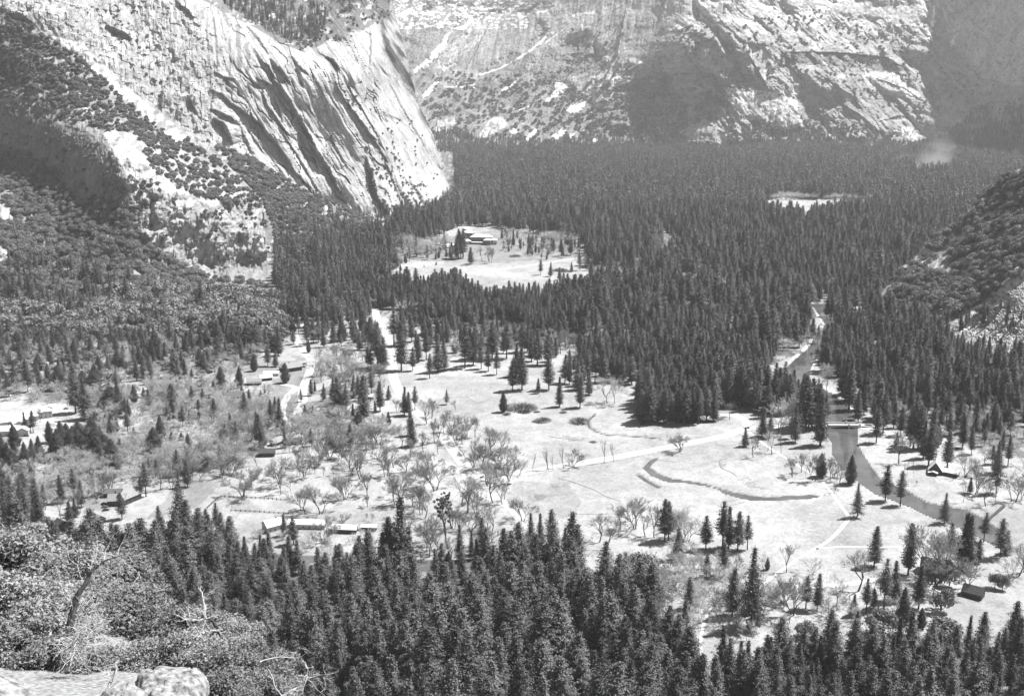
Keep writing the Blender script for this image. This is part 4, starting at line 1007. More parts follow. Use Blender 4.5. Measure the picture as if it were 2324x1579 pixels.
occ = {}
def near_expl(X, Y, d):
    return False
EXP_XY = np.array([t['p'][:2] for t in trees])
def wpoly(poly): return [w2(p) for p in poly]
KEEP = []      # (world polyline, clearance)
for dct in (ROADS, PATHS):
    for nm, (pts, wd) in dct.items(): KEEP.append(([w2(p) for p in smooth_line(pts, 2)], wd * .5 + 3))
RIVW = [w2(p) for p in river_poly]
BUILD_SITES = []   # filled in before the scattering by world positions
def scatter_floor(poly, spacing, jitter=.9, keep=1.0, holes=(), clear_expl=4.0, jagged=10):
    W = wpoly(poly)
    x0, x1 = min(p[0] for p in W), max(p[0] for p in W); y0, y1 = min(p[1] for p in W), max(p[1] for p in W)
    gx, gyy = np.meshgrid(np.arange(x0, x1, spacing), np.arange(y0, y1, spacing))
    gx = gx.ravel() + rng.uniform(-.5, .5, gx.size) * spacing * jitter; gyy = gyy.ravel() + rng.uniform(-.5, .5, gyy.size) * spacing * jitter
    jj = (fbm(gx / 25, gyy / 25, 31, 3) - .5) * jagged * 2
    m = inpoly(gx + jj, gyy + jj, W)
    gx, gyy = gx[m], gyy[m]
    px, py, dp = proj(gx, gyy, 0)
    m = (px > -140) & (px < 2460)
    for h in holes: m &= ~inpoly(px, py, h)
    gx, gyy = gx[m], gyy[m]
    m = rng.random(len(gx)) < keep
    gx, gyy = gx[m], gyy[m]
    m = ~inpoly(gx, gyy, RIVW)
    for ln, cl in KEEP:
        lx = [p[0] for p in ln]; ly = [p[1] for p in ln]
        s = (gx > min(lx) - cl) & (gx < max(lx) + cl) & (gyy > min(ly) - cl) & (gyy < max(ly) + cl)
        if s.any():
            d = polydist(gx[s], gyy[s], ln)[0]
            ms = m[s]; ms &= d > cl; m[s] = ms
    for (bx, by, br) in BUILD_SITES: m &= np.hypot(gx - bx, gyy - by) > br
    gx, gyy = gx[m], gyy[m]
    if clear_expl and len(gx):
        ok = np.ones(len(gx), bool)
        for ex, ey in EXP_XY: ok &= np.hypot(gx - ex, gyy - ey) > clear_expl
        gx, gyy = gx[ok], gyy[ok]
    return gx, gyy

# ------------------------------------------------------------------ buildings
def empty(name, loc, rz=0.0, **k):
    o = bpy.data.objects.new(name, None); scn.collection.objects.link(o)
    o.location = loc; o.rotation_euler = (0, 0, rz); o.empty_display_size = 1
    tag(o, k.get('label'), k.get('cat'), k.get('group'))
    return o

def gable_roof(mb, x0, x1, y0, y1, z, rh, ov=.7, th=.25):
    """ridge along local x"""
    ym = (y0 + y1) / 2; s = rh / ((y1 - y0) / 2)
    for sgn, ye in ((-1, y0 - ov), (1, y1 + ov)):
        ze = z - s * ov
        V = [(x0 - ov, ye, ze), (x1 + ov, ye, ze), (x1 + ov, ym, z + rh), (x0 - ov, ym, z + rh)]
        V += [(a, b, c + th) for a, b, c in V]
        mb.add(V, [(0, 1, 2, 3), (7, 6, 5, 4), (0, 4, 5, 1), (1, 5, 6, 2), (2, 6, 7, 3), (3, 7, 4, 0)])

def hip_roof(mb, x0, x1, y0, y1, z, rh, ov=.8, th=.3):
    x0 -= ov; x1 += ov; y0 -= ov; y1 += ov; ym = (y0 + y1) / 2; ins = min((y1 - y0) / 2, (x1 - x0) / 2 - .3)
    V = [(x0, y0, z), (x1, y0, z), (x1, y1, z), (x0, y1, z), (x0 + ins, ym, z + rh), (x1 - ins, ym, z + rh), (x0, y0, z + th), (x1, y0, z + th), (x1, y1, z + th), (x0, y1, z + th)]
    V[4] = (x0 + ins, ym, z + rh + th); V[5] = (x1 - ins, ym, z + rh + th)
    mb.add(V, [(0, 1, 7, 6), (1, 2, 8, 7), (2, 3, 9, 8), (3, 0, 6, 9), (6, 7, 5, 4), (8, 9, 4, 5), (7, 8, 5), (9, 6, 4), (3, 2, 1, 0)])

def walls(mb, x0, x1, y0, y1, h, rh=0):
    """box walls; rh>0 adds gable triangles at both x ends"""
    mb.box(x0, x1, y0, y1, -.3, h)
    if rh:
        ym = (y0 + y1) / 2
        for x in (x0, x1):
            t = .12 if x == x0 else -.12
            V = [(x, y0, h), (x, y1, h), (x, ym, h + rh), (x + t, y0, h), (x + t, y1, h), (x + t, ym, h + rh)]
            mb.add(V, [(0, 1, 2), (5, 4, 3), (0, 2, 5, 3), (1, 4, 5, 2), (0, 3, 4, 1)])

def house(px, py, w, d, h, rh, rot, wall, roof, label, cat='house', name='house', style='gable', wings=(), chim=(), nwin=3, porch=False):
    X, Y, z = base_point(px, py)
    root = empty(name, (X, Y, z), math.radians(rot), label=label, cat=cat)
    blocks = [(0, 0, w, d, h, rh, style, 0)] + [tuple(q) for q in wings]
    for bi, (cx, cyy, bw, bd, bh, brh, st, turn) in enumerate(blocks):
        mb = MB(); x0, x1, y0, y1 = -bw / 2, bw / 2, -bd / 2, bd / 2
        walls(mb, x0, x1, y0, y1, bh, brh if st == 'gable' else 0)
        wo = mb.build('wall', wall, root, loc=(cx, cyy, 0), rz=math.radians(turn))
        mr = MB()
        (gable_roof if st == 'gable' else hip_roof)(mr, x0, x1, y0, y1, bh + .02, brh)
        mr.build('roof', roof, root, loc=(cx, cyy, 0), rz=math.radians(turn))
        nw = max(1, int(bw / 3.6)); floors = max(1, int(bh / 3.0))
        for sgn, yy in ((-1, y0), (1, y1)):
            for fl in range(floors):
                for k in range(nw):
                    xc = x0 + (k + .5) * bw / nw
                    m_ = MB(); m_.box(xc - .5, xc + .5, yy - .06, yy + .06, fl * 3 + 1.0, fl * 3 + 2.2)
                    fo = m_.build('window', M['glass'], wo)
        if bi == 0:
            m_ = MB(); m_.box(x0 - .07, x0 + .07, -.55, .55, 0, 2.1); m_.build('door', M['trim'], wo)
            for sgn in (-1, 1):
                m_ = MB(); m_.box(x1 - .06, x1 + .07, sgn * bd * .25 - .5, sgn * bd * .25 + .5, 1.0, 2.2); m_.build('window', M['glass'], wo)
    for cx, cyy, ct in chim:
        m_ = MB(); m_.box(cx - .5, cx + .5, cyy - .5, cyy + .5, 0, ct); m_.box(cx - .62, cx + .62, cyy - .62, cyy + .62, ct, ct + .25)
        m_.build('chimney', M['wall_stone'], root)
    if porch:
        m_ = MB(); m_.box(-w / 2, w / 2, -d / 2 - 2.6, -d / 2 - .05, h - .9, h - .75); m_.build('porch_roof', roof, root)
        for k in range(int(w / 3) + 1):
            m_ = MB(); xx = -w / 2 + .1 + k * (w - .2) / int(w / 3); m_.box(xx - .09, xx + .09, -d / 2 - 2.5, -d / 2 - 2.3, 0, h - .9); m_.build('porch_post', M['trim'], root)
    BUILD_SITES.append((X, Y, math.hypot(w, d) / 2 + 3.5))
    return root
W_, R_ = M, M
# village store group at the left edge
house(88, 946, 22, 15, 6.5, 3.6, 28, M['wall_light'], M['roof_white'], 'large pale hall with a hipped white roof at the left edge of the village', 'hall', 'village_hall', 'hip', wings=[(-6, -9, 9, 8, 5.0, 2.2, 'hip', 0)])
house(28, 962, 26, 13, 4.8, 2.6, 30, M['wall_light'], M['roof_white'], 'long white-roofed store behind the forked tree at the left edge', 'store', 'village_store', wings=[(4, -10, 14, 9, 4.6, 2.2, 'gable', 90)])
house(18, 985, 34, 12, 5.0, 2.8, 12, M['wall_light'], M['roof_white'], 'white-roofed building nearest the tall cedars at the left edge', 'store', 'village_store', wings=[(14, -3, 12, 9, 5.2, 2.4, 'gable', 90)])
house(213, 1002, 11, 9, 3.6, 2.8, 55, M['wall_dark'], M['roof_grey'], 'small grey-roofed house behind the cedar clump in the village', 'house', 'house', 'hip')
house(190, 1000, 24, 9, 3.8, 1.6, 14, M['wall_light'], M['roof_white'], 'low white-roofed garage row between the cedars of the village', 'garage', 'garage')
# upper lodge group
house(663, 840, 17, 12, 4.6, 3.6, 35, M['wall_dark'], M['roof_grey'], 'pale-roofed gabled lodge by the two parked cars', 'lodge', 'lodge', wings=[(-7, 4, 10, 8, 4.0, 2.8, 'gable', 90)], chim=[(-3, 1, 9.2)])
house(577, 871, 14, 8, 3.4, 2.4, 8, M['wall_dark'], M['roof_grey'], 'low grey-roofed cabin beside the largest cedars on the lane', 'cabin', 'cabin', porch=True)
house(603, 862, 12, 7, 3.4, 2.4, 24, M['wall_dark'], M['roof_white'], 'white-roofed cabin on the lane, right of the grey-roofed one', 'cabin', 'cabin')
house(616, 852, 15, 6, 3.2, 1.6, 5, M['wall_light'], M['roof_white'], 'long white-roofed shed behind the lane cabins', 'shed', 'shed')
house(530, 905, 18, 12, 3.8, 3.8, 18, M['wall_dark'], M['roof_mid'], 'broad dark gabled house half hidden by pale bare trees', 'house', 'house', chim=[(-5, 0, 8.5)])
house(681, 745, 12, 6, 3.2, 1.4, 4, M['wall_light'], M['roof_white'], 'small pale shed at the end of the village road', 'shed', 'shed')
house(715, 742, 14, 8, 3.4, 2.4, -14, M['wall_dark'], M['roof_grey'], 'dark cabin under the trees beyond the village road', 'cabin', 'cabin')
house(607, 1033, 12, 8, 3.6, 2.2, 4, M['wall_dark'], M['roof_dark'], 'dark flat-toned barn in front of the bare grove', 'barn', 'barn')
house(628, 1008, 10, 7, 3.4, 2.6, 60, M['wall_dark'], M['roof_grey'], 'small steep-gabled cabin behind the dark barn', 'cabin', 'cabin')
house(668, 1006, 12, 7, 3.2, 1.8, 15, M['wall_dark'], M['roof_dark'], 'dark shed among bushes right of the small gabled cabin', 'shed', 'shed')
house(840, 905, 6, 5, 3.0, 1.6, 10, M['wall_dark'], M['roof_white'], 'tiny white-roofed hut between pines beside the valley road', 'hut', 'hut')
house(640, 965, 6, 5, 2.6, 1.4, 10, M['wall_dark'], M['roof_dark'], 'tiny dark shed below the village lane', 'shed', 'shed')
# big L-shaped farmhouse and neighbours
house(268, 1143, 12, 8.5, 4.4, 3.4, 4, M['wall_dark'], M['roof_grey'], 'large farmhouse with crossing gabled roofs beside three parked cars', 'farmhouse', 'farmhouse', wings=[(6.5, 5, 16, 8.5, 5.0, 4.0, 'gable', 58)], chim=[(-2, 3, 9.5)])
house(257, 1125, 12, 6, 3.6, 2.0, 6, M['wall_dark'], M['roof_mid'], 'low grey outbuilding behind the farmhouse', 'outbuilding', 'outbuilding')
house(218, 1185, 12, 8, 3.6, 3.0, -38, M['wall_dark'], M['roof_grey'], 'pale-roofed cabin half sunk in the pines below the parked cars', 'cabin', 'cabin')
house(140, 1200, 9, 8, 3.6, 3.4, -42, M['wall_dark'], M['roof_dark'], 'small black-gabled cabin among the pines at the lower left', 'cabin', 'cabin')
# long white roofs
house(618, 1201, 11, 9, 4.6, 3.2, 38, M['wall_light'], M['roof_white'], 'white gabled stable at the left end of the long roofs', 'stable', 'stable', chim=[(3, 0, 8.2)])
house(698, 1196, 25, 6.5, 3.8, 2.0, -4, M['wall_light'], M['roof_white'], 'long white-roofed stable in the middle of the row below the corral', 'stable', 'stable')
house(780, 1206, 18, 6, 3.4, 1.9, -6, M['wall_dark'], M['roof_white'], 'long low white-roofed shed at the right of the stable row', 'shed', 'stable_shed')
house(838, 1201, 10, 4, 2.8, 1.0, -6, M['wall_dark'], M['roof_white'], 'short white lean-to at the right end of the stable row', 'lean-to', 'lean_to')
# right side cabins
house(2122, 1072, 10, 10, 3.6, 6.4, 66, M['wall_dark'], M['roof_white'], 'black steep-gabled lodge with a pale porch roof by the river', 'lodge', 'river_lodge', wings=[(-2, -11, 12, 6, 3.4, 1.8, 'gable', 78), (-6.5, 1.5, 5, 6, 2.6, 1.0, 'gable', 0)])
house(2118, 1298, 15, 12, 4.2, 5.2, -24, M['wall_dark'], M['roof_mid'], 'grey steep-roofed house hidden behind tall bare cottonwoods', 'house', 'house', wings=[(8, 4, 9, 7, 3.6, 3.2, 'gable', 90)])
house(2208, 1352, 11, 7.5, 3.6, 3.2, -38, M['wall_dark'], M['roof_dark'], 'dark shingled cabin on the bright clearing at the lower right', 'cabin', 'cabin')
# hotel
hx_, hy_ = 1092, 553
house(hx_, hy_, 40, 16, 13, 4.5, -8, M['wall_stone'], M['roof_white'], 'massive stone hotel with tiered pale roofs at the far meadow edge', 'hotel', 'hotel', 'hip',
      wings=[(-26, 6, 20, 18, 20, 5.5, 'hip', 0), (-30, 12, 9, 9, 26, 3.0, 'hip', 0), (14, -14, 13, 11, 9, 2.8, 'hip', 0), (24, -4, 12, 12, 8, 3, 'hip', 0), (-26, -12, 16, 10, 6, 3.5, 'hip', 20), (-4, -11, 26, 5, 4, .6, 'hip', 0)], chim=[(8, -5, 18.5), (-16, 4, 24)])
house(1016, 562, 22, 9, 5, 2.4, 3, M['wall_dark'], M['roof_white'], 'pale-roofed bungalow left of the hotel, behind pines', 'bungalow', 'bungalow', wings=[(0, -8, 14, 5, 3, 1.2, 'gable', 0)])
house(1042, 560, 12, 7, 4, 2, 3, M['wall_dark'], M['roof_white'], 'small pale-roofed bungalow between the hotel and its neighbour', 'bungalow', 'bungalow')
house(993, 557, 9, 6, 3, 1.5, 3, M['wall_dark'], M['roof_white'], 'smallest pale hut left of the hotel bungalows', 'hut', 'hut')

# stone bridge
bx0, by0 = ground(1874, 967); bx1, by1 = ground(1948, 967)
bx0, by0, bx1, by1 = map(float, (bx0, by0, bx1, by1))
Lb = math.hypot(bx1 - bx0, by1 - by0); brt = math.atan2(by1 - by0, bx1 - bx0)
br = empty('stone_bridge', ((bx0 + bx1) / 2, (by0 + by1) / 2, 0), brt, label='pale stone arch bridge carrying the road over the river', cat='bridge')
for side in (-1, 1):
    mb = MB(); y_ = side * 4.2; n_ = 18; V = []; half = Lb / 2; span = Lb * .36
    for face in (0, 1):
        yy = y_ + (face - .5) * .6
        for k in range(n_ + 1):
            x = -span + 2 * span * k / n_
            V.append((x, yy, -1.0 + 2.1 * math.sqrt(max(0, 1 - (x / span) ** 2))))
        for k in range(n_ + 1): V.append((-span + 2 * span * k / n_, yy, 1.5))
    Fb = []
    m_ = 2 * (n_ + 1)
    for k in range(n_):
        for o_ in (0, m_): Fb.append((o_ + k, o_ + k + 1, o_ + n_ + 1 + k + 1, o_ + n_ + 1 + k))
        Fb.append((k, k + 1, m_ + k + 1, m_ + k)); Fb.append((n_ + 1 + k, n_ + 2 + k, m_ + n_ + 2 + k, m_ + n_ + 1 + k))
    mb.add(V, Fb)
    for sx in (-1, 1):
        a, b = sorted((sx * span, sx * half)); mb.box(a, b, y_ - .3, y_ + .3, -2.5, 1.5)
    mb.build('arch_wall', M['stone'], br)
    mb = MB(); mb.box(-half, half, side * 4.2 - .35, side * 4.2 + .35, 1.504, 2.5); mb.build('parapet', M['stone'], br)
    for sx in (-1, 0.32, 1):
        mb = MB(); mb.box(sx * half * .98 - .7, sx * half * .98 + .7, side * 4.2 - .7, side * 4.2 + .7, -2.4, 3.1); mb.box(sx * half * .98 - .3, sx * half * .98 + .3, side * 4.2 - .3, side * 4.2 + .3, 3.1, 3.8); mb.build('pylon', M['stone'], br)
mb = MB(); mb.box(-half - 3, half + 3, -3.85, 3.85, .9, 1.2); mb.build('deck', M['road'], br)
mb = MB(); mb.add([(-half - 14, -3.85, .05), (-half - 14, 3.85, .05), (-half - 3, 3.85, 1.2), (-half - 3, -3.85, 1.2), (half + 14, -3.85, .05), (half + 14, 3.85, .05), (half + 3, 3.85, 1.2), (half + 3, -3.85, 1.2)], [(0, 1, 2, 3), (7, 6, 5, 4)])
mb.build('approach_ramp', M['road'], br)

# rail fences of the corral
def fence(pts, label, step=3.2, h=1.3):
    P = [np.array(w2(p)) for p in pts]
    root = empty('rail_fence', (*P[0], 0), label=label, cat='fence', group='rail fences round the corral')
    o0 = P[0]; prev = None
    pm = MB(); pm.box(-.2, .2, -.2, .2, -.3, h + .25); pme = pm.mesh('fence_post', M['fence'])
    for a, b in zip(P[:-1], P[1:]):
        L = np.linalg.norm(b - a); n_ = max(1, int(L / step)); an = math.atan2(b[1] - a[1], b[0] - a[0])
        for k in range(n_ + 1):
            if k == n_ and b is not P[-1]: continue
            p = a + (b - a) * k / n_
            link('post', pme, root, loc=(*(p - o0), 0))
        for z_ in (.55, 1.05):
            for k in range(n_):
                p = a + (b - a) * k / n_ - o0; q_ = a + (b - a) * (k + 1) / n_ - o0
                v, f = tube_arrays([(*p, z_), (*q_, z_ + .03)], [.12, .12], 4)
                mb = MB(); mb.add(v, f); mb.build('rail', M['fence'], root)
fence([(500, 1128), (590, 1131), (675, 1137)], 'long rail fence along the far side of the corral')
fence([(470, 1153), (483, 1141), (495, 1131), (500, 1128)], 'slanting rail fence at the left corner of the corral')
fence([(524, 1159), (600, 1163), (665, 1167)], 'long rail fence along the near side of the corral, before the white roofs')

# cars of the period
def car(px, py, rot, paint, label):
    X, Y, z = base_point(px, py)
    r = empty('parked_car', (X, Y, .02), math.radians(rot), label=label, cat='car', group='cars parked about the village')
    prof = [(-2.3, .45), (-2.35, .8), (-1.9, 1.0), (-1.5, 1.15), (-1.0, 1.55), (.3, 1.6), (.8, 1.15), (1.6, 1.05), (2.2, .95), (2.3, .5)]
    V = []; n_ = len(prof)
    for yy, s in ((-.85, 1), (-.6, 1.03), (.6, 1.03), (.85, 1)):
        for x, z_ in prof: V.append((x * (1 if abs(yy) < .7 else .96), yy, .4 + (z_ - .4) * (1 if abs(yy) < .7 else .9)))
    Fc = []
    for j in range(3):
        for i in range(n_): Fc.append((j * n_ + i, j * n_ + (i + 1) % n_, (j + 1) * n_ + (i + 1) % n_, (j + 1) * n_ + i))
    Fc += [tuple(range(n_ - 1, -1, -1)), tuple(range(3 * n_, 4 * n_))]
    mb = MB(); mb.add(V, Fc); body = mb.build('body', paint, r)
    for s in (-1, 1):
        mb = MB(); mb.box(-1.0, .25, s * .83 - .03, s * .83 + .03, 1.1, 1.42); mb.build('side_window', M['glass'], r)
        for x in (-1.4, 1.45):
            v, f = tube_arrays([(x, s * .9 - .1, .36), (x, s * .9 + .1, .36)], [.36, .36], 10)
            mb = MB(); mb.add(v, f + [tuple(range(10)), tuple(range(19, 9, -1))]); mb.build('wheel', M['tyre'], r)
    mb = MB(); mb.add([(.36, -.55, 1.53), (.36, .55, 1.53), (.80, .55, 1.2), (.80, -.55, 1.2)], [(0, 1, 2, 3)]); mb.build('windscreen', M['glass'], r)
for a in [(236, 1144, 8, M['carpaint'], 'farthest of the three dark cars beside the farmhouse'), (238, 1151, 12, M['carpaint2'], 'grey middle car of the three beside the farmhouse'), (240, 1158, 14, M['carpaint'], 'nearest of the three cars beside the farmhouse'),
          (691, 826, 18, M['carpaint2'], 'farther of the two cars parked by the pale-roofed lodge'), (688, 833, 8, M['carpaint'], 'nearer of the two cars parked by the pale-roofed lodge'), (947, 816, 0, M['carpaint'], 'lone car parked under pines right of the valley road'),
          (190, 955, 75, M['carpaint'], 'black truck-like car on the village street near the tall pale pine'), (247, 932, 10, M['carpaint'], 'dark car in the clearing above the village garage row'), (60, 990, 2, M['carpaint'], 'dark car in front of the white-roofed store'), (150, 928, 10, M['carpaint2'], 'grey car at the bend of the village street')]:
    car(*a)
# fallen log across the river at the right
a = np.array(w2((2224, 1196))); b = np.array(w2((2277, 1150)))
v, f = tube_arrays([(*a, .5), (*((a * 2 + b) / 3), .9), (*((a + 2 * b) / 3), .8), (*b, .8)], [.7, .85, .95, 1.1], 8)
mb = MB(); mb.add(v, f + [tuple(range(8)), tuple(range(31, 23, -1))]); o = mb.build('fallen_log', M['deadbark']); tag(o, 'long dark fallen log lying across the river at the right', 'log')

# ------------------------------------------------------------------ forests and woods on the valley floor
CLR = clearings
def plant_floor(poly, spacing, kinds, hr, fam, keep=1.0, holes=(), clear=4.0, w=1.0, low=False, jagged=10):
    X, Y = scatter_floor(poly, spacing, keep=keep, holes=holes, clear_expl=clear, jagged=jagged)
    for x, y in zip(X, Y):
        ks = P_PINE if (kinds is P_PLOW and y < 2500) else kinds
        pr = ks[int(rng.integers(len(ks)))]
        grow = .66 + .72 * float(vnoise(np.array([x / 40]), np.array([y / 40]), 3)[0])
        trees.append(dict(fam=fam, k='mass', pr=pr, p=(x, y, -.15), h=rng.uniform(*hr) * grow, w=w * (1.3 if fam == 'conifer' else 1.1) * rng.uniform(.85, 1.15), rz=rng.uniform(0, 6.28), ex=False))
river_hole = [(1780, 640), (1960, 640), (1940, 760), (1900, 840), (1950, 900), (1965, 990), (1870, 1000), (1850, 930), (1775, 900), (1770, 830)]
far_forest = [(1030, 343), (2500, 343), (2500, 560), (2030, 640), (1985, 690), (1925, 712), (1905, 735), (1880, 690), (1855, 690), (1840, 760), (1825, 790), (1760, 800), (1700, 790), (1600, 800), (1500, 790), (1420, 770), (1330, 760), (1318, 700), (1345, 640), (1330, 585), (1310, 548), (1130, 518), (1050, 512), (990, 540), (905, 565), (870, 545), (905, 500), (990, 478), (1035, 440)]
holes = CLR + [[(1500, 520), (1560, 560), (1500, 580)]]
plant_floor(far_forest, 14.5, P_PLOW, (22, 40), 'conifer', holes=holes, keep=.93, w=1.18)
plant_floor(far_forest, 34, P_BUD, (13, 19), 'bare', holes=holes, keep=.3, w=1.3)
plant_floor([(1300, 500), (1620, 520), (1900, 640), (1900, 700), (1300, 720)], 26, P_BUD, (11, 17), 'bare', keep=.4, holes=holes)
plant_floor([(1700, 430), (1990, 430), (1990, 455), (1700, 455)], 14, P_BUD, (12, 18), 'bare', keep=.9)
plant_floor([(1330, 560), (1480, 610), (1700, 645), (1730, 680), (1500, 672), (1340, 650)], 17, P_BUD, (12, 20), 'bare', keep=.6)
plant_floor([(860, 635), (895, 660), (1000, 668), (1100, 682), (1180, 690), (1240, 676), (1310, 655), (1345, 680), (1330, 780), (1190, 770), (1120, 740), (1000, 735), (925, 715), (870, 700), (800, 660)], 8.2, P_PINE, (22, 36), 'conifer', keep=.85, holes=[CLR[4]])
plant_floor([(630, 520), (870, 545), (905, 590), (890, 640), (870, 715), (800, 740), (650, 730), (620, 640)], 9.5, P_PINE + P_PLOW, (20, 36), 'conifer', keep=.62)
plant_floor([(630, 520), (905, 590), (890, 640), (870, 715), (650, 730)], 14, P_BUD + P_OAK, (9, 15), 'bare', keep=.6)
plant_floor([(1000, 700), (1330, 740), (1420, 790), (1360, 800), (1200, 790), (1000, 770)], 14, P_BUD, (10, 16), 'bare', keep=.5)
plant_floor([(900, 720), (1340, 720), (1440, 790), (1400, 830), (1300, 800), (1180, 830), (1000, 800), (900, 800)], 13, P_PINE, (18, 32), 'conifer', keep=.38)
plant_floor([(1300, 800), (1360, 790), (1450, 790), (1460, 850), (1430, 880), (1360, 860), (1300, 850)], 7.5, P_PINE, (20, 30), 'conifer', keep=.6)
plant_floor([(1440, 790), (1720, 790), (1760, 800), (1735, 860), (1720, 900), (1640, 900), (1560, 870), (1440, 860)], 8, P_PINE, (22, 34), 'conifer', keep=.72)
plant_floor([(1450, 870), (1630, 870), (1640, 920), (1625, 957), (1540, 966), (1450, 962)], 7.4, P_PINE, (28, 37), 'conifer', keep=.92)
plant_floor([(1620, 860), (1725, 850), (1738, 900), (1725, 935), (1690, 930), (1630, 912)], 7.4, P_PINE, (28, 37), 'conifer', keep=.9)
plant_floor([(1440, 800), (1700, 800), (1640, 860), (1450, 860)], 15, P_BUD, (10, 16), 'bare', keep=.55)
plant_floor([(1740, 900), (1800, 890), (1845, 905), (1860, 950), (1800, 958), (1745, 940)], 7.5, P_PINE, (22, 34), 'conifer', keep=.55)
plant_floor([(1890, 760), (1990, 700), (2080, 740), (2160, 790), (2300, 830), (2480, 860), (2480, 960), (2250, 930), (2050, 920), (1960, 890), (1905, 840)], 8.6, P_PINE, (20, 34), 'conifer', keep=.72)
plant_floor([(1960, 880), (2060, 900), (2300, 920), (2480, 940), (2480, 1050), (2300, 1020), (2100, 1000), (1990, 950)], 12, P_PINE, (16, 30), 'conifer', keep=.42)
plant_floor([(2000, 880), (2200, 860), (2480, 860), (2480, 1070), (2300, 1040), (2150, 1010), (2030, 960)], 9.5, P_BUD + P_BARE[:2], (8, 15), 'bare', keep=.62)
plant_floor([(2150, 1010), (2480, 1040), (2480, 1250), (2320, 1160), (2280, 1100), (2200, 1050)], 22, P_BARE + P_BUD, (9, 18), 'bare', keep=.35)
# village woods
plant_floor([(1130, 535), (1310, 545), (1320, 585), (1230, 592), (1140, 570)], 13, P_PINE + P_BUD, (12, 30), 'conifer', keep=.42)
plant_floor([(895, 560), (1000, 560), (1060, 575), (1060, 590), (940, 592), (895, 600)], 13, P_PLOW + P_BUD, (12, 28), 'conifer', keep=.55)
plant_floor([(1340, 640), (1500, 655), (1720, 675), (1720, 690), (1340, 680)], 9, P_PLOW, (22, 34), 'conifer', keep=.7)
plant_floor([(1700, 560), (1985, 470), (1990, 486), (1715, 484)], 15, P_PLOW, (20, 34), 'conifer', keep=.2)
plant_floor([(1845, 905), (1878, 905), (1874, 960), (1845, 962)], 6, P_PINE, (22, 36), 'conifer', keep=.8, w=1.1)
plant_floor([(1948, 890), (1990, 890), (2010, 985), (1958, 955)], 9, P_PINE, (20, 34), 'conifer', keep=.5, w=1.1)
plant_floor([(1850, 760), (1905, 745), (1925, 860), (1870, 850)], 7, P_PINE, (22, 34), 'conifer', keep=.7)
plant_floor([(-150, 880), (250, 880), (300, 960), (240, 1090), (-150, 1120)], 14, P_PINE + P_CEDAR, (10, 22), 'conifer', keep=.3, holes=[[(-20, 900), (250, 905), (250, 1012), (110, 1030), (-20, 1020)]])
plant_floor([(150, 1010), (230, 1010), (225, 1050), (120, 1050)], 7, P_CEDAR, (16, 22), 'conifer', keep=.7)
plant_floor([(2000, 980), (2480, 1000), (2480, 1090), (2280, 1060), (2050, 1030)], 20, P_PINE, (16, 30), 'conifer', keep=.45)
plant_floor([(560, 740), (860, 740), (860, 800), (700, 790), (560, 800)], 12, P_PINE + P_CEDAR[:1], (14, 28), 'conifer', keep=.45)
plant_floor([(-150, 640), (330, 670), (640, 695), (660, 740), (640, 775), (-150, 770)], 9.5, P_PINE + P_OAK[:3], (13, 26), 'conifer', keep=.7, w=.95)
plant_floor([(-150, 640), (340, 650), (640, 680), (660, 760), (-150, 790)], 9, P_OAK + P_BUD[:1], (8, 12), 'round', keep=.7)
plant_floor([(-150, 730), (560, 735), (640, 760), (620, 800), (450, 870), (330, 900), (480, 900), (300, 900), (240, 860), (100, 900), (-150, 880)], 12.5, P_PINE + P_CEDAR[:1], (14, 30), 'conifer', keep=.42, jagged=25)
plant_floor([(-150, 740), (560, 745), (640, 770), (500, 880), (340, 930), (-150, 900)], 9.5, P_BUD + P_BUD + P_OAK[:1], (8, 14), 'bare', keep=.62)
plant_floor([(220, 900), (500, 870), (640, 905), (760, 930), (860, 960), (900, 1000), (860, 1010), (700, 1010), (560, 1050), (430, 1075), (320, 1120), (240, 1090), (120, 1060), (180, 1030)], 8.2, P_BUD + P_BUD + P_BARE[:2], (9, 16), 'bare', keep=.9)
plant_floor([(-150, 1030), (150, 1040), (230, 1090), (230, 1120), (120, 1160), (-150, 1180)], 9, P_BUD + P_BARE[:2], (9, 15), 'bare', keep=.85)
plant_floor([(330, 1060), (560, 1050), (560, 1075), (480, 1085), (400, 1100), (340, 1110)], 8.5, P_BARE + P_BUD[:1], (11, 18), 'bare', keep=.7)
plant_floor([(700, 780), (860, 770), (880, 880), (860, 940), (760, 930), (710, 860)], 13, P_BARE + P_BUD, (10, 17), 'bare', keep=.55)
plant_floor([(500, 960), (900, 990), (1000, 1010), (980, 1100), (800, 1080), (640, 1050), (500, 1040)], 14, P_BARE, (11, 19), 'bare', keep=.45)
plant_floor([(900, 930), (1150, 1000), (1170, 1060), (1100, 1120), (960, 1080)], 16, P_BARE, (12, 19), 'bare', keep=.35)
plant_floor([(200, 880), (860, 890), (880, 1000), (300, 1100)], 16, P_CEDAR + P_PINE, (10, 24), 'conifer', keep=.3)
plant_floor([(-150, 1090), (150, 1100), (300, 1170), (260, 1210), (-150, 1230)], 12, P_PINE, (14, 26), 'conifer', keep=.35)
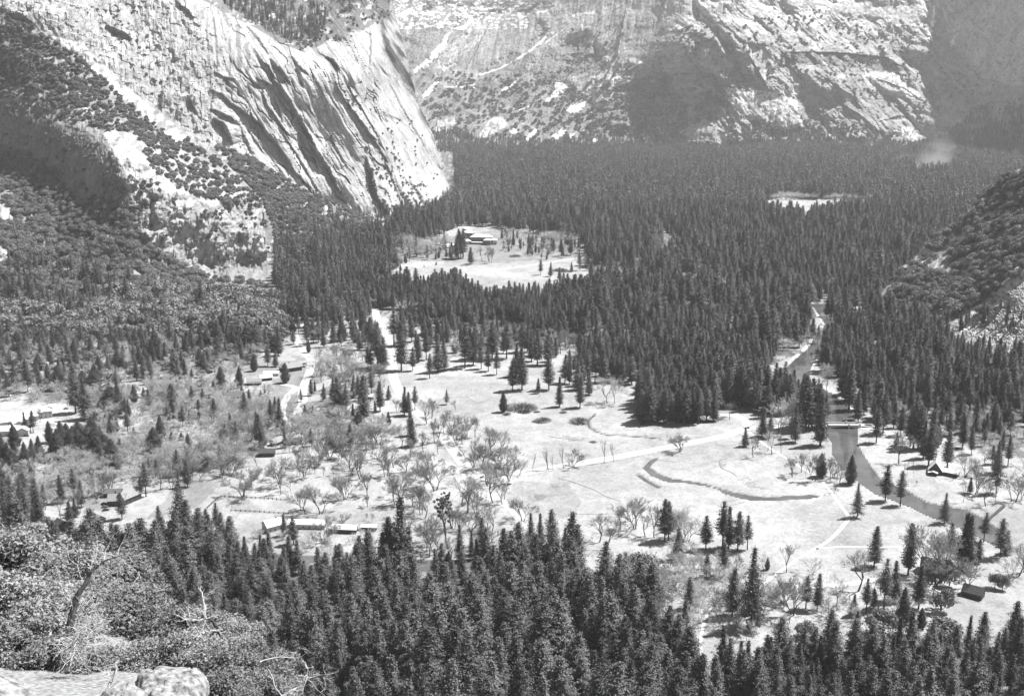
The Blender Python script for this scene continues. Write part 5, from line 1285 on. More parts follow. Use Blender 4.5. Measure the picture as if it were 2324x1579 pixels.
# forest along the bottom of the picture
holes_b = [[(1480, 1400), (1700, 1440), (1640, 1470), (1605, 1500), (1600, 1640), (1570, 1640), (1585, 1480)]]
plant_floor([(-200, 1262), (120, 1290), (300, 1262), (520, 1262), (640, 1285), (760, 1290), (900, 1300), (1000, 1330), (1080, 1300), (1180, 1300), (1280, 1290), (1360, 1335), (1480, 1395), (1560, 1450), (1590, 1560), (1600, 1700), (1620, 1830), (-300, 1830)], 10.4, P_PINE, (25, 38), 'conifer', keep=.9, holes=holes_b, jagged=5, w=1.15)
plant_floor([(1605, 1560), (1680, 1500), (1790, 1525), (1900, 1500), (2000, 1520), (2120, 1500), (2230, 1470), (2500, 1440), (2600, 1830), (1590, 1830), (1600, 1700)], 9.8, P_PINE, (22, 33), 'conifer', keep=.9, jagged=5)
plant_floor([(1560, 1400), (1640, 1400), (1630, 1590), (1560, 1590)], 9, P_BUD, (6, 12), 'bare', keep=.6)
plant_floor([(1450, 1290), (1600, 1270), (1720, 1340), (1700, 1480), (1600, 1440), (1500, 1400)], 9, P_BUD + P_BARE[:1], (8, 15), 'bare', keep=.6)
plant_floor([(1700, 1380), (2000, 1350), (2100, 1420), (1900, 1480), (1720, 1480)], 13, P_BUD + P_BARE, (7, 14), 'bare', keep=.4)
plant_floor([(300, 1270), (1500, 1300), (2400, 1500), (2400, 1700), (200, 1700)], 17, P_BUD + P_OAK, (8, 15), 'bare', keep=.35)
plant_floor([(850, 1170), (1200, 1190), (1250, 1270), (900, 1280)], 12, P_BARE, (9, 17), 'bare', keep=.25)
plant_floor([(560, 1205), (860, 1215), (860, 1260), (560, 1250)], 8, P_BUD, (5, 9), 'bare', keep=.4)

# bushes, oaks and pines standing on the slopes
def plant_sheet(sheet, poly, n, kinds, hr, fam, w=1.0, avoid=None, thresh=None):
    px = rng.uniform(min(p[0] for p in poly), max(p[0] for p in poly), n); py = rng.uniform(min(p[1] for p in poly), max(p[1] for p in poly), n)
    m = inpoly(px, py, poly)
    if avoid:
        for a in avoid: m &= ~inpoly(px, py, a)
    if thresh is not None: m &= fbm(px / thresh[0], py / thresh[1], 333, 3) > thresh[2]
    px, py = px[m], py[m]
    P = sheet.at(px, py)
    for k in range(len(px)):
        if P[k, 2] < -3: continue
        pr = kinds[int(rng.integers(len(kinds)))]
        h = rng.uniform(*hr)
        trees.append(dict(fam=fam, k='mass', pr=pr, p=(P[k, 0], P[k, 1], P[k, 2] - h * .12), h=h, w=w * rng.uniform(.85, 1.2), rz=rng.uniform(0, 6.28), ex=False))
cliffB = [(285, 400), (330, 400), (450, 480), (560, 470), (606, 480), (612, 560), (600, 600), (480, 605), (400, 585), (350, 540), (310, 480)]
darkB = [(0, 240), (60, 250), (140, 300), (240, 330), (275, 400), (300, 450), (250, 460), (170, 450), (60, 350), (0, 340)]
lightA1 = [(110, 80), (190, 105), (300, 205), (430, 315), (400, 325), (280, 225), (180, 130)]
light2 = [(240, 300), (300, 300), (340, 350), (330, 420), (280, 400)]
plant_sheet(slopeB, [(-60, 10), (20, 20), (110, 90), (230, 160), (330, 240), (430, 320), (440, 350), (330, 330), (250, 300), (130, 270), (60, 230), (-60, 220)], 4600, P_OAKL, (4.0, 7.5), 'round', avoid=[lightA1, light2], thresh=(10, 8, .36))
plant_sheet(slopeB, [(320, 320), (430, 330), (490, 355), (560, 425), (600, 470), (520, 470), (430, 440), (340, 380)], 1100, P_OAKL, (4, 8), 'round', thresh=(9, 8, .42))
plant_sheet(slopeB, cliffB, 620, P_OAKL, (3.5, 6.5), 'round', thresh=(12, 14, .54))
plant_sheet(slopeB, darkB, 360, P_OAKL, (4, 7), 'round', thresh=(14, 8, .55))
plant_sheet(slopeB, [(-60, 350), (60, 350), (170, 440), (290, 480), (345, 570), (400, 600), (480, 625), (560, 640), (640, 655), (660, 740), (300, 750), (-60, 740)], 5900, P_OAK, (7, 11), 'round', avoid=[[(-60, 440), (30, 470), (35, 510), (-60, 500)], [(-60, 525), (12, 560), (50, 600), (-60, 600)], [(140, 430), (200, 450), (190, 470)]], thresh=(13, 9, .38))
plant_sheet(slopeB, [(-60, 590), (120, 600), (330, 650), (640, 690), (660, 740), (300, 780), (-60, 760)], 800, P_PINE, (16, 30), 'conifer', thresh=(30, 20, .42))
plant_sheet(rampG, [(486, 333), (560, 355), (640, 402), (700, 438), (760, 463), (860, 503), (900, 540), (880, 570), (640, 600), (620, 520), (600, 460), (540, 395)], 3800, P_OAK[:2] + P_OAKL, (6, 9.5), 'round', avoid=[[(640, 520), (690, 530), (690, 600), (625, 600)]], thresh=(10, 8, .28))
plant_sheet(rampG, [(640, 470), (900, 510), (900, 640), (640, 640)], 300, P_PLOW, (16, 28), 'conifer')
plant_sheet(wallA, [(500, 0), (560, 0), (700, 5), (745, 30), (735, 85), (690, 112), (640, 95), (590, 62), (540, 40)], 900, P_PLOW, (16, 27), 'conifer', thresh=(20, 14, .40))
plant_sheet(wallA, [(650, 60), (760, -10), (880, -20), (890, 40), (800, 85), (740, 100), (680, 120)], 420, P_OAKL, (4, 8), 'round', thresh=(12, 9, .48))
plant_sheet(wallA, [(770, 200), (860, 200), (960, 300), (1010, 430), (980, 470), (900, 400), (800, 260)], 330, P_OAKL, (3.5, 6.5), 'round', thresh=(9, 9, .55))
plant_sheet(wallA, [(830, 330), (870, 330), (960, 420), (985, 480), (870, 490), (830, 420)], 420, P_OAKL, (4, 8), 'round', thresh=(8, 14, .54))
plant_sheet(wallA, [(190, 20), (320, 20), (420, 180), (480, 330), (380, 260), (250, 120)], 380, P_OAKL, (3.5, 6.5), 'round', thresh=(12, 10, .55))
plant_sheet(wallA, [(800, 480), (1010, 470), (1020, 520), (800, 520)], 120, P_PLOW, (18, 28), 'conifer')
plant_sheet(farC, [(960, 160), (1300, 190), (1560, 170), (1760, 240), (2000, 300), (2150, 320), (2400, 300), (2400, 345), (960, 345)], 5200, P_OAKL, (8, 15), 'round', avoid=[l[0] for l in LIGHTC] + SNOW, thresh=(16, 9, .45))
plant_sheet(farC, [(2120, 330), (2170, 285), (2230, 240), (2330, 235), (2450, 230), (2450, 350), (2120, 350)], 1500, P_PLOW, (18, 32), 'conifer', thresh=(22, 14, .38))
plant_sheet(farC, [(990, 285), (1040, 300), (1080, 318), (1180, 312), (1250, 325), (1340, 305), (1420, 322), (1500, 300), (1560, 325), (1640, 335), (1740, 308), (1830, 300), (1900, 318), (2000, 312), (2060, 328), (2150, 310), (2450, 250), (2450, 357), (990, 357)], 9000, P_PLOW, (22, 34), 'conifer', avoid=[l[0] for l in LIGHTC] + SNOW)
plant_sheet(farC, [(1300, 60), (1560, 60), (1900, 20), (2120, 30), (2150, 160), (2450, 230), (2450, 330), (2100, 290), (1900, 200), (1500, 180), (1250, 170)], 3300, P_OAKL, (7, 13), 'round', avoid=[l[0] for l in LIGHTC] + SNOW, thresh=(18, 12, .47))
spur_poly = [(1985, 695), (2040, 615), (2100, 561), (2170, 510), (2230, 446), (2290, 400), (2323, 374), (2420, 300), (2440, 560), (2330, 620), (2250, 670), (2200, 700), (2180, 720), (2120, 735), (2060, 730)]
plant_sheet(spurD, spur_poly, 1700, P_OAK, (8, 13), 'round', avoid=[LIGHTD], thresh=(16, 12, .36))
plant_sheet(spurD, [(2060, 690), (2200, 690), (2330, 640), (2420, 700), (2420, 850), (2180, 770)], 70, P_PINE, (14, 24), 'conifer')
plant_sheet(spurD, [(2215, 690), (2255, 672), (2262, 720), (2225, 735)], 9, P_OAK, (9, 12), 'round')

# ------------------------------------------------------------------ individuals and masses
PX = np.array([t['p'] for t in trees]); HH = np.array([t['h'] for t in trees])
tx, ty, dp = proj(PX[:, 0], PX[:, 1], PX[:, 2] + HH)
bx_, by_, _ = proj(PX[:, 0], PX[:, 1], PX[:, 2])
size = np.abs(by_ - ty)
for i, t in enumerate(trees): t['px'] = (float(tx[i]), float(ty[i]), float(bx_[i]), float(by_[i])); t['s'] = float(size[i])
inframe = (tx > 0) & (tx < 2323) & (ty > 0) & (ty < 1560)
hidden_fg = inpoly(tx, ty, [(-10, 1230), (60, 1225), (200, 1255), (300, 1290), (400, 1390), (560, 1400), (700, 1530), (720, 1600), (-10, 1600)])
print('trees', len(trees), {f: sum(1 for t in trees if t['fam'] == f) for f in ('conifer', 'bare', 'round')})
pick = set()
for fam, cap in (('conifer', 306), ('bare', 300), ('round', 290)):
    ids = [i for i, t in enumerate(trees) if t['fam'] == fam and inframe[i] and not hidden_fg[i]]
    ids.sort(key=lambda i: -(trees[i]['s'] * (1.15 if trees[i]['ex'] else 1)))
    pick |= set(ids[:cap])

LM = [  # landmarks for telling one tree from the next: (x, y, phrase)
    (1910, 968, 'the stone bridge'), (2128, 1062, 'the black steep-gabled lodge'), (2208, 1345, 'the dark shingled cabin'), (2118, 1300, 'the grey steep-roofed house'), (265, 1140, 'the large farmhouse'), (218, 1180, 'the pale-roofed cabin'),
    (140, 1195, 'the black-gabled cabin'), (618, 1190, 'the white gabled stable'), (698, 1190, 'the long white stable roof'), (785, 1198, 'the long white-roofed shed'), (590, 1131, 'the corral'), (607, 1030, 'the dark barn'), (663, 830, 'the pale-roofed lodge'),
    (577, 865, 'the low grey-roofed cabin'), (530, 898, 'the broad gabled house'), (88, 930, 'the large white hall'), (28, 965, 'the white-roofed store'), (213, 1000, 'the grey-roofed village house'), (890, 830, 'the straight valley road'), (1050, 1055, 'the road junction'),
    (1090, 550, 'the stone hotel'), (1016, 560, 'the hotel bungalow'), (1540, 1012, 'the meadow road'), (1670, 960, 'the loop road'), (1545, 930, 'the dense pine grove by the loop road'), (1780, 1127, 'the pond at the end of the slough'), (1475, 1060, 'the bend of the slough'),
    (1350, 965, 'the meadow creek'), (1920, 1170, 'the bend of the meadow path'), (1860, 1245, 'the fork of the meadow path'), (1590, 1460, 'the forest path'), (2250, 1172, 'the fallen log'), (2000, 1110, 'the river bend'), (1840, 820, 'the upper river'), (1380, 880, 'the round pale willow'),
    (1180, 920, 'the scrub patch in the meadow'), (1000, 950, 'the upper road bend'), (315, 920, 'the village street'), (700, 870, 'the village road'), (60, 1320, 'the near oaks'), (330, 1560, 'the near boulder'), (2323, 1120, 'the right edge of the cabin meadow'),
    (950, 1560, 'the bottom edge just right of the near oaks'), (1300, 1570, 'the bottom edge at mid-picture'), (60, 700, 'the wooded foot of the left slope'), (350, 640, 'the foot of the shadowed cliff'), (480, 700, 'the trees under the granite buttress'), (2200, 620, 'the middle of the spur'), (1150, 1480, 'the lower forest beneath the road junction'), (2050, 1560, 'the bottom edge under the dark shingled cabin'), (820, 1480, 'the lower forest beneath the long shed'),
    (1700, 1500, 'the gap in the lower forest'), (2250, 700, 'the boulder slope'), (2323, 450, 'the spur ridge'), (2100, 620, 'the brushy spur'), (600, 560, 'the granite buttress'), (250, 380, 'the shadowed cliff'), (60, 560, 'the left-hand brush slope'), (1300, 1400, 'the middle of the lower forest'),
    (1000, 1400, 'the tall pine group below the stable shed'), (700, 1400, 'the lower forest below the stables'), (2000, 1450, 'the lower right forest'), (1250, 620, 'the hotel meadow'), (2100, 950, 'the woods east of the bridge'), (1150, 840, 'the scattered meadow pines'), (1500, 1250, 'the near edge of the meadow'), (1050, 1250, 'the trees below the road junction')]
_ones = ['', 'first', 'second', 'third', 'fourth', 'fifth', 'sixth', 'seventh', 'eighth', 'ninth', 'tenth', 'eleventh', 'twelfth', 'thirteenth', 'fourteenth', 'fifteenth', 'sixteenth', 'seventeenth', 'eighteenth', 'nineteenth']
ORD = ['nearest'] + [w + ' nearest' for w in _ones[2:]] + ['twentieth nearest'] + ['twenty-%s nearest' % w for w in _ones[1:10]] + ['thirtieth nearest'] + ['thirty-%s nearest' % w for w in _ones[1:10]] + ['fortieth nearest'] + ['forty-%s nearest' % w for w in _ones[1:10]] + ['fiftieth nearest'] + ['fifty-%s nearest' % w for w in _ones[1:10]]
NOUN = {'pine': 'dark pine', 'sparse': 'open-branched tall pine', 'cedar': 'dense pointed cedar', 'bare': 'bare grey-limbed tree', 'big': 'large many-limbed bare tree', 'budding': 'pale fuzzy budding tree', 'mist': 'bare tree with dark mistletoe clumps', 'pole': 'slender bare pole-like tree', 'round': 'round-headed evergreen oak', 'oakbush': 'dense dark evergreen bush'}
NAME = {'conifer': 'pine_tree', 'bare': 'bare_tree', 'round': 'live_oak'}
GROUP = {'conifer': 'pines and cedars of the valley', 'bare': 'leafless trees of the valley', 'round': 'evergreen oaks on the slopes'}
buckets = {}
for i in pick:
    t = trees[i]
    kk = t['k'] if t['k'] != 'mass' else {'conifer': 'cedar' if t['pr'] in P_CEDAR else 'pine', 'bare': 'budding' if t['pr'] in P_BUD else ('round' if t['pr'] in P_OAK else 'bare'), 'round': 'round'}[t['fam']]
    x, y = t['px'][2], (t['px'][1] + t['px'][3]) / 2
    j = min(range(len(LM)), key=lambda q: math.hypot(LM[q][0] - x, (LM[q][1] - y) * 1.3))
    dx, dy = x - LM[j][0], t['px'][3] - LM[j][1]
    if abs(dx) > abs(dy) * .8: side = 'right of' if dx > 0 else 'left of'
    else: side = 'below' if dy > 0 else 'above'
    adj = 'tall' if t['h'] > {'conifer': 32, 'bare': 16, 'round': 9.5}[t['fam']] else ('short' if t['h'] < {'conifer': 24, 'bare': 11, 'round': 8}[t['fam']] else 'middling')
    buckets.setdefault((kk, j, side, adj), []).append((math.hypot(dx, dy), i))
for (kk, j, side, adj), L in buckets.items():
    L.sort()
    for r_, (_, i) in enumerate(L):
        t = trees[i]; noun = adj + ' ' + NOUN[kk]
        if len(L) == 1: lab = f'{noun} standing {side} {LM[j][2]}'
        elif r_ < len(ORD): lab = f'{ORD[r_]} {noun} {side} {LM[j][2]}'
        else: lab = f'{noun} far out {side} {LM[j][2]}'
        t['label'] = ' '.join(lab.split()[:16])

first = {}
for n_i, i in enumerate(sorted(pick, key=lambda i: -trees[i]['s'])):
    t = trees[i]; pr = t['pr']; s = t['h'] / pr.H
    sc = (s * t['w'], s * t['w'], s)
    nm = NAME[t['fam']] if pr not in P_OAK else 'live_oak'
    if t['s'] > 24:
        r = bpy.data.objects.new(nm, None); scn.collection.objects.link(r)
        for pn, me in (('crown', pr.crown), ('trunk', pr.trunk)):
            c = bpy.data.objects.new(pn, me); scn.collection.objects.link(c); c.parent = r
    else:
        r = bpy.data.objects.new(nm, pr.whole); scn.collection.objects.link(r)
    r.location = t['p']; r.rotation_euler = (rng.normal() * .015, rng.normal() * .015, t['rz']); r.scale = sc
    tag(r, t['label'], 'tree', GROUP[t['fam']])

# everything smaller: one mass per kind, instanced on points
def inst_object(name, items, label):
    protos = []
    for t in items:
        if t['pr'] not in protos: protos.append(t['pr'])
    coll = bpy.data.collections.new(name + '_kinds')
    for k, pr in enumerate(protos):
        o = bpy.data.objects.new('%03d_%s' % (k, pr.kind), pr.whole); coll.objects.link(o)
    pts = np.array([t['p'] for t in items], np.float32)
    me = bpy.data.meshes.new(name); me.vertices.add(len(pts)); me.vertices.foreach_set('co', pts.ravel())
    def att(n_, ty, field, arr):
        a = me.attributes.new(n_, ty, 'POINT'); a.data.foreach_set(field, np.asarray(arr).ravel())
    att('pick', 'INT', 'value', np.array([protos.index(t['pr']) for t in items], np.int32))
    sc = np.array([t['h'] / t['pr'].H for t in items]); w = np.array([t['w'] for t in items])
    att('size', 'FLOAT_VECTOR', 'vector', np.stack([sc * w, sc * w, sc], 1).astype(np.float32))
    att('turn', 'FLOAT_VECTOR', 'vector', np.stack([rng.normal(size=len(items)) * .02, rng.normal(size=len(items)) * .02, [t['rz'] for t in items]], 1).astype(np.float32))
    o = link(name, me, kind='stuff'); o['label'] = label
    ng = bpy.data.node_groups.new(name, 'GeometryNodeTree')
    ng.interface.new_socket('Geometry', in_out='INPUT', socket_type='NodeSocketGeometry'); ng.interface.new_socket('Geometry', in_out='OUTPUT', socket_type='NodeSocketGeometry')
    N = ng.nodes; gi = N.new('NodeGroupInput'); go = N.new('NodeGroupOutput')
    ip = N.new('GeometryNodeInstanceOnPoints'); ci = N.new('GeometryNodeCollectionInfo')
    ci.inputs['Collection'].default_value = coll; ci.inputs['Separate Children'].default_value = True; ci.inputs['Reset Children'].default_value = True
    def na(nm, dt):
        q = N.new('GeometryNodeInputNamedAttribute'); q.data_type = dt; q.inputs['Name'].default_value = nm
        return q.outputs['Attribute']
    ng.links.new(gi.outputs[0], ip.inputs['Points']); ng.links.new(ci.outputs[0], ip.inputs['Instance'])
    ip.inputs['Pick Instance'].default_value = True
    ng.links.new(na('pick', 'INT'), ip.inputs['Instance Index']); ng.links.new(na('turn', 'FLOAT_VECTOR'), ip.inputs['Rotation']); ng.links.new(na('size', 'FLOAT_VECTOR'), ip.inputs['Scale'])
    ng.links.new(ip.outputs[0], go.inputs[0])
    md = o.modifiers.new('scatter', 'NODES'); md.node_group = ng
    return o
rest = [t for i, t in enumerate(trees) if i not in pick]
print('tris', {p.kind: len(p.whole.polygons) for p in P_PINE + P_BARE + P_BUD + P_PLOW + P_OAK}, sum(len(m.polygons) for m in bpy.data.meshes))
inst_object('distant_pine_forest', [t for t in rest if t['fam'] == 'conifer'], 'dense dark pine forest filling the valley floor')
inst_object('leafless_woods', [t for t in rest if t['fam'] == 'bare'], 'pale leafless woods among the pines and houses')
inst_object('slope_brush', [t for t in rest if t['fam'] == 'round'], 'round dark brush and oaks covering the slopes')

# willow scrub in the meadow
for k, (x, y, s, l) in enumerate([(1182, 927, 3.4, 'largest flat willow thicket beside the lone meadow cedar'), (1150, 940, 1.0, 'small scrub tuft just below the lone meadow cedar'), (1188, 935, 1.4, 'low scrub tuft at the front of the largest thicket'), (1230, 955, 1.9, 'oval scrub patch in the open meadow'), (1212, 957, .6, 'tiny scrub tuft left of the oval patch'),
                                  (1218, 935, .7, 'tiny scrub tuft right of the largest thicket'), (1315, 957, 2.3, 'oval scrub patch at the head of the creek'), (1345, 1003, .7, 'tiny scrub tuft below the creek'), (1277, 936, .9, 'small scrub tuft below the two meadow pines'), (1272, 615, 3.2, 'dark scrub row by the hotel lawn'), (1168, 560 + 22, 2.4, 'scrub at the foot of the hotel lawn')]):
    X, Y, z = base_point(x, y)
    o = link('willow_scrub', P_SCRUB[k % 2], loc=(X, Y, z), rz=k * 1.3, label=l, cat='shrub', group='scrub patches in the meadows'); o.scale = (s * 1.4, s * 1.2, s * .8)

# ------------------------------------------------------------------ the near ledge: oaks, dead limbs, boulders
def near(x, y, d):
    dx, ry, rz = ray(x, y); n_ = math.sqrt(float(dx) ** 2 + float(ry) ** 2 + float(rz) ** 2)
    return np.array([float(dx), float(ry), float(rz)]) / n_ * d + np.array([0, 0, CAM_H])
NEAR_D = lambda x, y: float(np.interp(y, [1200, 1300, 1400, 1500, 1579, 1700], [62, 52, 40, 29, 22, 16]))
gxn, gyn = np.meshgrid(np.arange(-160, 760, 12), np.arange(1290, 1720, 12))
Wn = np.array([[near(a, b, NEAR_D(a, b) + 1.6 + .8 * (float(fbm(np.array([a / 40]), np.array([b / 30]), 9)[0]) - .5)) for a, b in zip(ra, rb)] for ra, rb in zip(gxn, gyn)])
mk = inpoly(gxn, gyn, [(-200, 1345), (60, 1350), (200, 1380), (330, 1420), (430, 1480), (560, 1545), (640, 1590), (760, 1700), (760, 1760), (-200, 1760)])
idx = np.arange(gxn.size).reshape(gxn.shape)
q = np.stack([idx[1:, :-1], idx[1:, 1:], idx[:-1, 1:], idx[:-1, :-1]], -1)[mk[1:, :-1] & mk[1:, 1:] & mk[:-1, 1:] & mk[:-1, :-1]]
Vn = Wn.reshape(-1, 3)
e = np.concatenate([q[:, [0, 1]], q[:, [1, 2]], q[:, [2, 3]], q[:, [3, 0]]]); key = np.sort(e, 1); key = key[:, 0] * gxn.size + key[:, 1]
u_, f_, c_ = np.unique(key, return_index=True, return_counts=True); be = e[f_[c_ == 1]]
sk = Vn + np.array([-4, 2, -45.0])
q = np.concatenate([q, np.stack([be[:, 1], be[:, 0], be[:, 0] + len(Vn), be[:, 1] + len(Vn)], -1)])
allV = np.concatenate([Vn, sk]); used, inv = np.unique(q, return_inverse=True)
link('ledge_ground', raw_mesh('ledge', allV[used], inv.reshape(-1, 4), [M['boulder']], tone=np.full(len(used), .3)), kind='structure')

def make_near_oak(seed, R=2.0, n=11000, leaf=.066):
    r = np.random.default_rng(seed)
    C = []; N = []; lobes = 26
    TV = []; TF = []
    for k in range(lobes):
        u = unit(r.normal(size=3)); u[2] = u[2] * .8 + .1
        c = u * R * r.uniform(.45, .95) * np.array([1, 1, .8]) + np.array([0, 0, R * .9]); lr = R * r.uniform(.20, .36)
        m_ = n // lobes
        v = unit(r.normal(size=(m_, 3)) + np.array([0, 0, .35])); rr = lr * (r.random((m_, 1)) ** .45)
        sprig = np.round(v * 3.2 + r.normal(size=(m_, 3)) * .15) / 3.2
        C.append(c + (v * .7 + sprig * .3) * rr * np.array([1, 1, .8]) * 1.35); N.append(unit(r.normal(size=(m_, 3)) + v * .5 + np.array([0, 0, .7])))
        mid = c * .5 + r.normal(size=3) * .15 * R; mid[2] = abs(mid[2])
        vv, ff = tube_arrays([(0, 0, -1.2), mid, c, c + u * lr * .9], [R * .045, R * .028, R * .012, R * .004], 4)
        b = len(TV); TV += vv; TF += [tuple(i + b for i in f) for f in ff]
        for _ in range(5):
            e_ = c + unit(r.normal(size=3)) * lr * 1.15
            vv, ff = tube_arrays([c, (c + e_) / 2 + r.normal(size=3) * .05, e_], [.013, .009, .004], 3)
            b = len(TV); TV += vv; TF += [tuple(i + b for i in f) for f in ff]
    C = np.concatenate(C); N = np.concatenate(N)
    V, Fc = leaf_tris(C, N, np.full(len(C), leaf), r, 1.5)
    return V, Fc, np.array(TV), TF
NO = []
for k in range(4):
    cv, cf, tv, tf = make_near_oak(300 + k)
    NO.append((raw_mesh('near_oak_crown', cv, cf, [M['oakleaf_near']]), raw_mesh('near_oak_limbs', tv, np.array(tf), [M['bark_pale']])))
OAKS = [(-20, 1290, 1.0, 'light-leaved oak at the left edge, topmost of the near oaks'), (60, 1290, 1.05, 'light oak behind the leaning dead trunk, near the left edge'), (135, 1330, 1.0, 'oak directly left of the top of the leaning dead trunk'), (205, 1335, .85, 'small oak at the tip of the leaning dead trunk'),
        (285, 1335, .95, 'oak right of the leaning dead trunk, against the tall pines'), (15, 1385, 1.05, 'oak at the left edge midway down the near slope'), (110, 1430, 1.0, 'oak left of the foot of the leaning dead trunk'), (245, 1410, 1.0, 'oak behind the fan of pale dead twigs'), (330, 1420, .95, 'oak right of the pale twig fan'),
        (405, 1440, .85, 'oak with a sunlit top, left of the twisted dark limb'), (520, 1440, .55, 'small thin oak standing up around the twisted dark limb'), (40, 1490, .9, 'oak just above the bare slab at the lower left'), (170, 1500, .8, 'oak behind the short bleached snag'), (395, 1500, .8, 'oak just above the pale boulder'),
        (480, 1510, .9, 'oak right of the pale boulder'), (570, 1530, .85, 'oak left of the bleached branches at the bottom'), (620, 1570, .6, 'rightmost of the near oaks, by the bleached branches'), (500, 1590, .8, 'lowest oak at the bottom edge, right of the boulder'), (300, 1500, .6, 'small oak between the snag and the boulder')]
for k, (x, y, s, lab) in enumerate(OAKS):
    d = NEAR_D(x, y); R_px = 95 * s; sc = R_px * d / F_PX / 2.0
    p = near(x, y, d) - np.array([0, 0, 1.8 * sc])
    r = empty('oak_tree', p, k * 1.7, label=lab, cat='tree', group='near oaks on the ledge'); r.scale = (sc * 1.15, sc * 1.15, sc)
    a, b = NO[k % 4]
    link('crown', a, r); link('limbs', b, r)

def dead_limb(name, px, widths, dist, mat, label, nsub=30, sublen=60, side=0, seed=1, cat='snag'):
    r = np.random.default_rng(seed)
    P = [near(a, b, dist + (c[0] if c else 0)) for a, b, *c in px]
    o = P[0].copy(); P = [p - o for p in P]
    k = dist / F_PX
    Ps = []; 
    for i in range(len(P) - 1):
        for t in (0, .33, .66): Ps.append(P[i] * (1 - t) + P[i + 1] * t + r.normal(size=3) * widths[i] * k * .09)
    Ps.append(P[-1]); wd = np.interp(np.linspace(0, 1, len(Ps)), np.linspace(0, 1, len(widths)), widths) * k / 2
    mb = MB(); v, f = tube_arrays(Ps, wd, 8); mb.add(v, f + [tuple(range(8))])
    root = empty(name, o, 0, label=label, cat=cat)
    mb.build('trunk', mat, root, smooth=True)
    mb = MB()
    def br(p, d, L, w, lev):
        pts = [p]; q_ = p.copy(); dd = d.copy()
        n_ = 5
        for _ in range(n_):
            dd = unit(dd + r.normal(size=3) * .28); q_ = q_ + dd * L / n_; pts.append(q_.copy())
        v, f = tube_arrays(pts, np.linspace(w, w * .3, n_ + 1), 3); mb.add(v, f)
        if lev < 2:
            for _ in range(int(r.integers(2, 5))): br(pts[int(r.integers(1, n_))], unit(dd + r.normal(size=3) * .7), L * r.uniform(.3, .6), w * .55, lev + 1)
    for _ in range(nsub):
        i = int(r.integers(len(Ps) // 4, len(Ps)))
        d = unit(np.array([r.normal() + side, r.normal() * .7, r.normal() * .8 + .1]))
        br(Ps[i], d, sublen * k * r.uniform(.5, 1.3), max(.55, widths[-1] * .5) * k * r.uniform(.6, 1.2), 0)
    if nsub: mb.build('branches', M['deadwood'], root, smooth=True)
    return root
dead_limb('leaning_snag', [(120, 1475), (148, 1452), (165, 1393), (183, 1340), (204, 1299), (236, 1272), (285, 1256)], [15, 16, 15, 12, 8, 4, 1.5], 30, M['deadbark'], 'dark leaning dead trunk with fans of pale bare twigs', 44, 95, 1.1, 1)
dead_limb('bleached_snag', [(246, 1560), (256, 1538), (264, 1518), (262, 1505), (270, 1497)], [7, 6, 5, 4, 2], 21, M['deadwood'], 'short twisted bleached snag above the boulders', 8, 40, .2, 2)
dead_limb('bleached_branches', [(630, 1595), (648, 1572), (683, 1556), (696, 1530)], [7, 5, 4, 2], 22, M['deadwood'], 'bleached forking dead branches at the bottom, right of the near oaks', 16, 70, .8, 3)
dead_limb('twisted_limb', [(500, 1440), (492, 1425), (480, 1405), (472, 1402), (460, 1404)], [9, 8, 6, 4, 3], 32, M['deadbark'], 'dark twisted limb rising out of the small thin oak', 16, 60, .3, 4)
dead_limb('pale_limb', [(462, 1484), (448, 1465), (446, 1443), (470, 1432), (500, 1428)], [5, 5, 4, 3, 1.5], 30, M['deadwood'], 'pale crooked limb among the leaves left of the twisted dark one', 10, 50, -.5, 5)
dead_limb('thin_dead_branch', [(590, 1500), (620, 1492), (640, 1490), (670, 1492)], [3, 2.5, 2, 1], 26, M['deadwood'], 'thin pale branch sticking out over the forest from the near oaks', 5, 35, .6, 6)
dead_limb('dead_shrub', [(150, 1500), (165, 1470), (175, 1450)], [4, 3, 2], 27, M['deadwood'], 'low dead shrub of pale twigs at the foot of the leaning trunk', 30, 75, .5, 7)

def rock(name, x, y, d, dims, seed, label, rz=0, tilt=(0, 0)):
    r = np.random.default_rng(seed); nu, nv = 56, 36
    V = []
    for j in range(nv + 1):
        ph = math.pi * j / nv
        for i in range(nu):
            th = 2 * math.pi * i / nu
            u = np.array([math.sin(ph) * math.cos(th), math.sin(ph) * math.sin(th), math.cos(ph)])
            u = np.sign(u) * np.abs(u) ** .7
            V.append(u)
    V = np.array(V)
    nn = 1 + .28 * (fbm(V[:, 0] * 1.6 + seed, V[:, 1] * 1.6 + V[:, 2] * 1.3, seed, 4) - .5) + .22 * (ridge(V[:, 0] * 2.2 + V[:, 2] * 1.5, V[:, 1] * 2.2 - V[:, 2], seed + 4, 4) - .5) - .10 * (ridge(V[:, 0] * 1.1 + 3, V[:, 1] * 1.1 + V[:, 2], seed + 9, 1) > .93)
    V = V * nn[:, None] * np.array(dims)
    Q = [(j * nu + i, (j + 1) * nu + i, (j + 1) * nu + (i + 1) % nu, j * nu + (i + 1) % nu) for j in range(nv) for i in range(nu)]
    me = raw_mesh(name, V, np.array(Q), [M['boulder']], smooth=True)
    o = link(name, me, loc=near(x, y, d), label=label, cat='boulder'); o.rotation_euler = (tilt[0], tilt[1], rz)
rock('boulder', 385, 1592, 20.5, (.62, .6, .50), 5, 'pale lichen-spotted boulder at the bottom, tallest of the three rocks', .3, (0, .15))
rock('boulder', 283, 1602, 19.5, (.34, .38, .30), 11, 'small cracked rock left of the tall pale boulder', .9)
rock('boulder', -45, 1690, 15, (1.15, .9, .52), 8, 'broad sloping granite slab in the lower left corner', -.2, (0, .25))

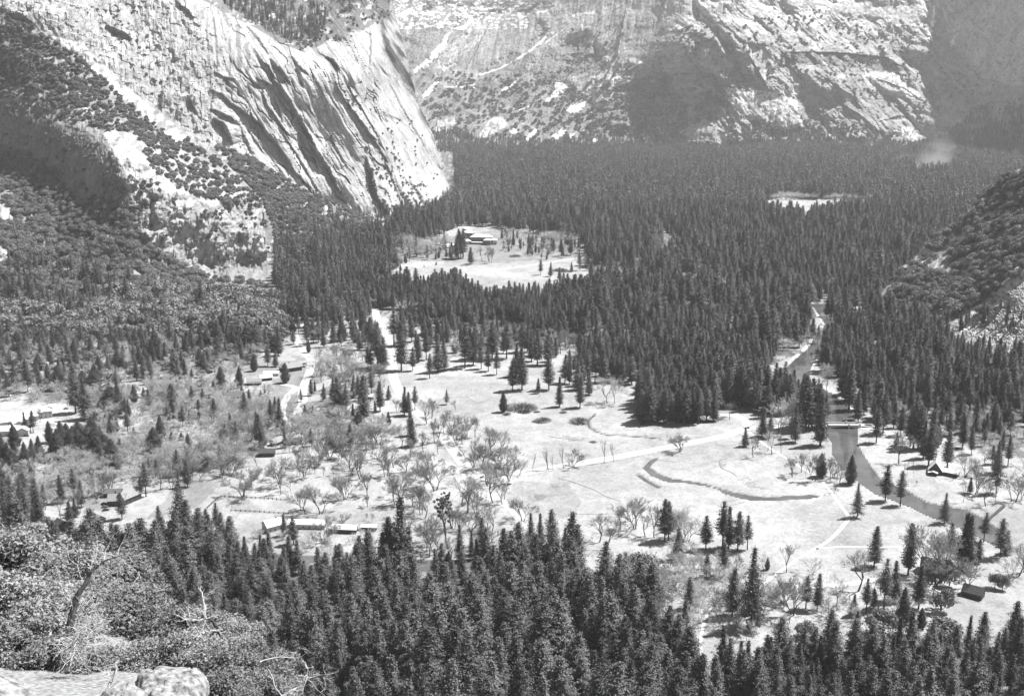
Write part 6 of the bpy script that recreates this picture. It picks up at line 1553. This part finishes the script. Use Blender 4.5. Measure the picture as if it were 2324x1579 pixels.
# ------------------------------------------------------------------ haze and the drifting smoke
def vol_mat(name, dens, noise=False):
    m = bpy.data.materials.new(name); m.use_nodes = True; nt = m.node_tree
    for n_ in list(nt.nodes):
        if n_.type == 'BSDF_PRINCIPLED': nt.nodes.remove(n_)
    pv = nt.nodes.new('ShaderNodeVolumePrincipled'); pv.inputs['Color'].default_value = (1, 1, 1, 1); pv.inputs['Density'].default_value = dens
    pv.inputs['Anisotropy'].default_value = 0.0
    nt.links.new(pv.outputs[0], nt.nodes['Material Output'].inputs['Volume'])
    if noise:
        tcx = nt.nodes.new('ShaderNodeTexCoord'); mpx = nt.nodes.new('ShaderNodeMapping'); mpx.inputs['Scale'].default_value = tuple(1 / q for q in noise); ln = nt.nodes.new('ShaderNodeVectorMath'); ln.operation = 'LENGTH'
        nt.links.new(tcx.outputs['Object'], mpx.inputs[0]); nt.links.new(mpx.outputs[0], ln.inputs[0]); fall = ramp(nt, ln.outputs['Value'], 1.0, 0.0, .15, 1.0)
        f = noise_node(nt, .012, 4, .6); tc = nt.nodes.new('ShaderNodeTexCoord')
        nt.links.new(mul(nt, mul(nt, ramp(nt, f, 0, 1, .40, .62), dens), fall), pv.inputs['Density'])
    return m
mb = MB(); mb.box(-17500, 17500, -200, 16500, -5.5, 1250)
mb.build('haze', vol_mat('haze_air', HAZE_DENSITY), kind='stuff')

dx_, ry_, rz_ = ray(2120, 352)
for k, (px_, py_, Y_, dims_, dn) in enumerate([(2130, 345, 3900, (60, 80, 75), .008), (2098, 368, 3850, (130, 90, 40), .008)]):
    X_, _, Z_ = at_y(px_, py_, Y_)
    v, f = [], []
    nu, nv = 20, 12
    for j in range(nv + 1):
        for i in range(nu):
            th, ph = 2 * math.pi * i / nu, math.pi * j / nv
            v.append((dims_[0] * math.sin(ph) * math.cos(th), dims_[1] * math.sin(ph) * math.sin(th), dims_[2] * math.cos(ph)))
    f = [(j * nu + i, (j + 1) * nu + i, (j + 1) * nu + (i + 1) % nu, j * nu + (i + 1) % nu) for j in range(nv) for i in range(nu)]
    link('smoke', raw_mesh('smoke', v, np.array(f), [vol_mat('drifting_smoke', dn, dims_)], smooth=True), loc=(float(X_), Y_, float(Z_)), kind='stuff')
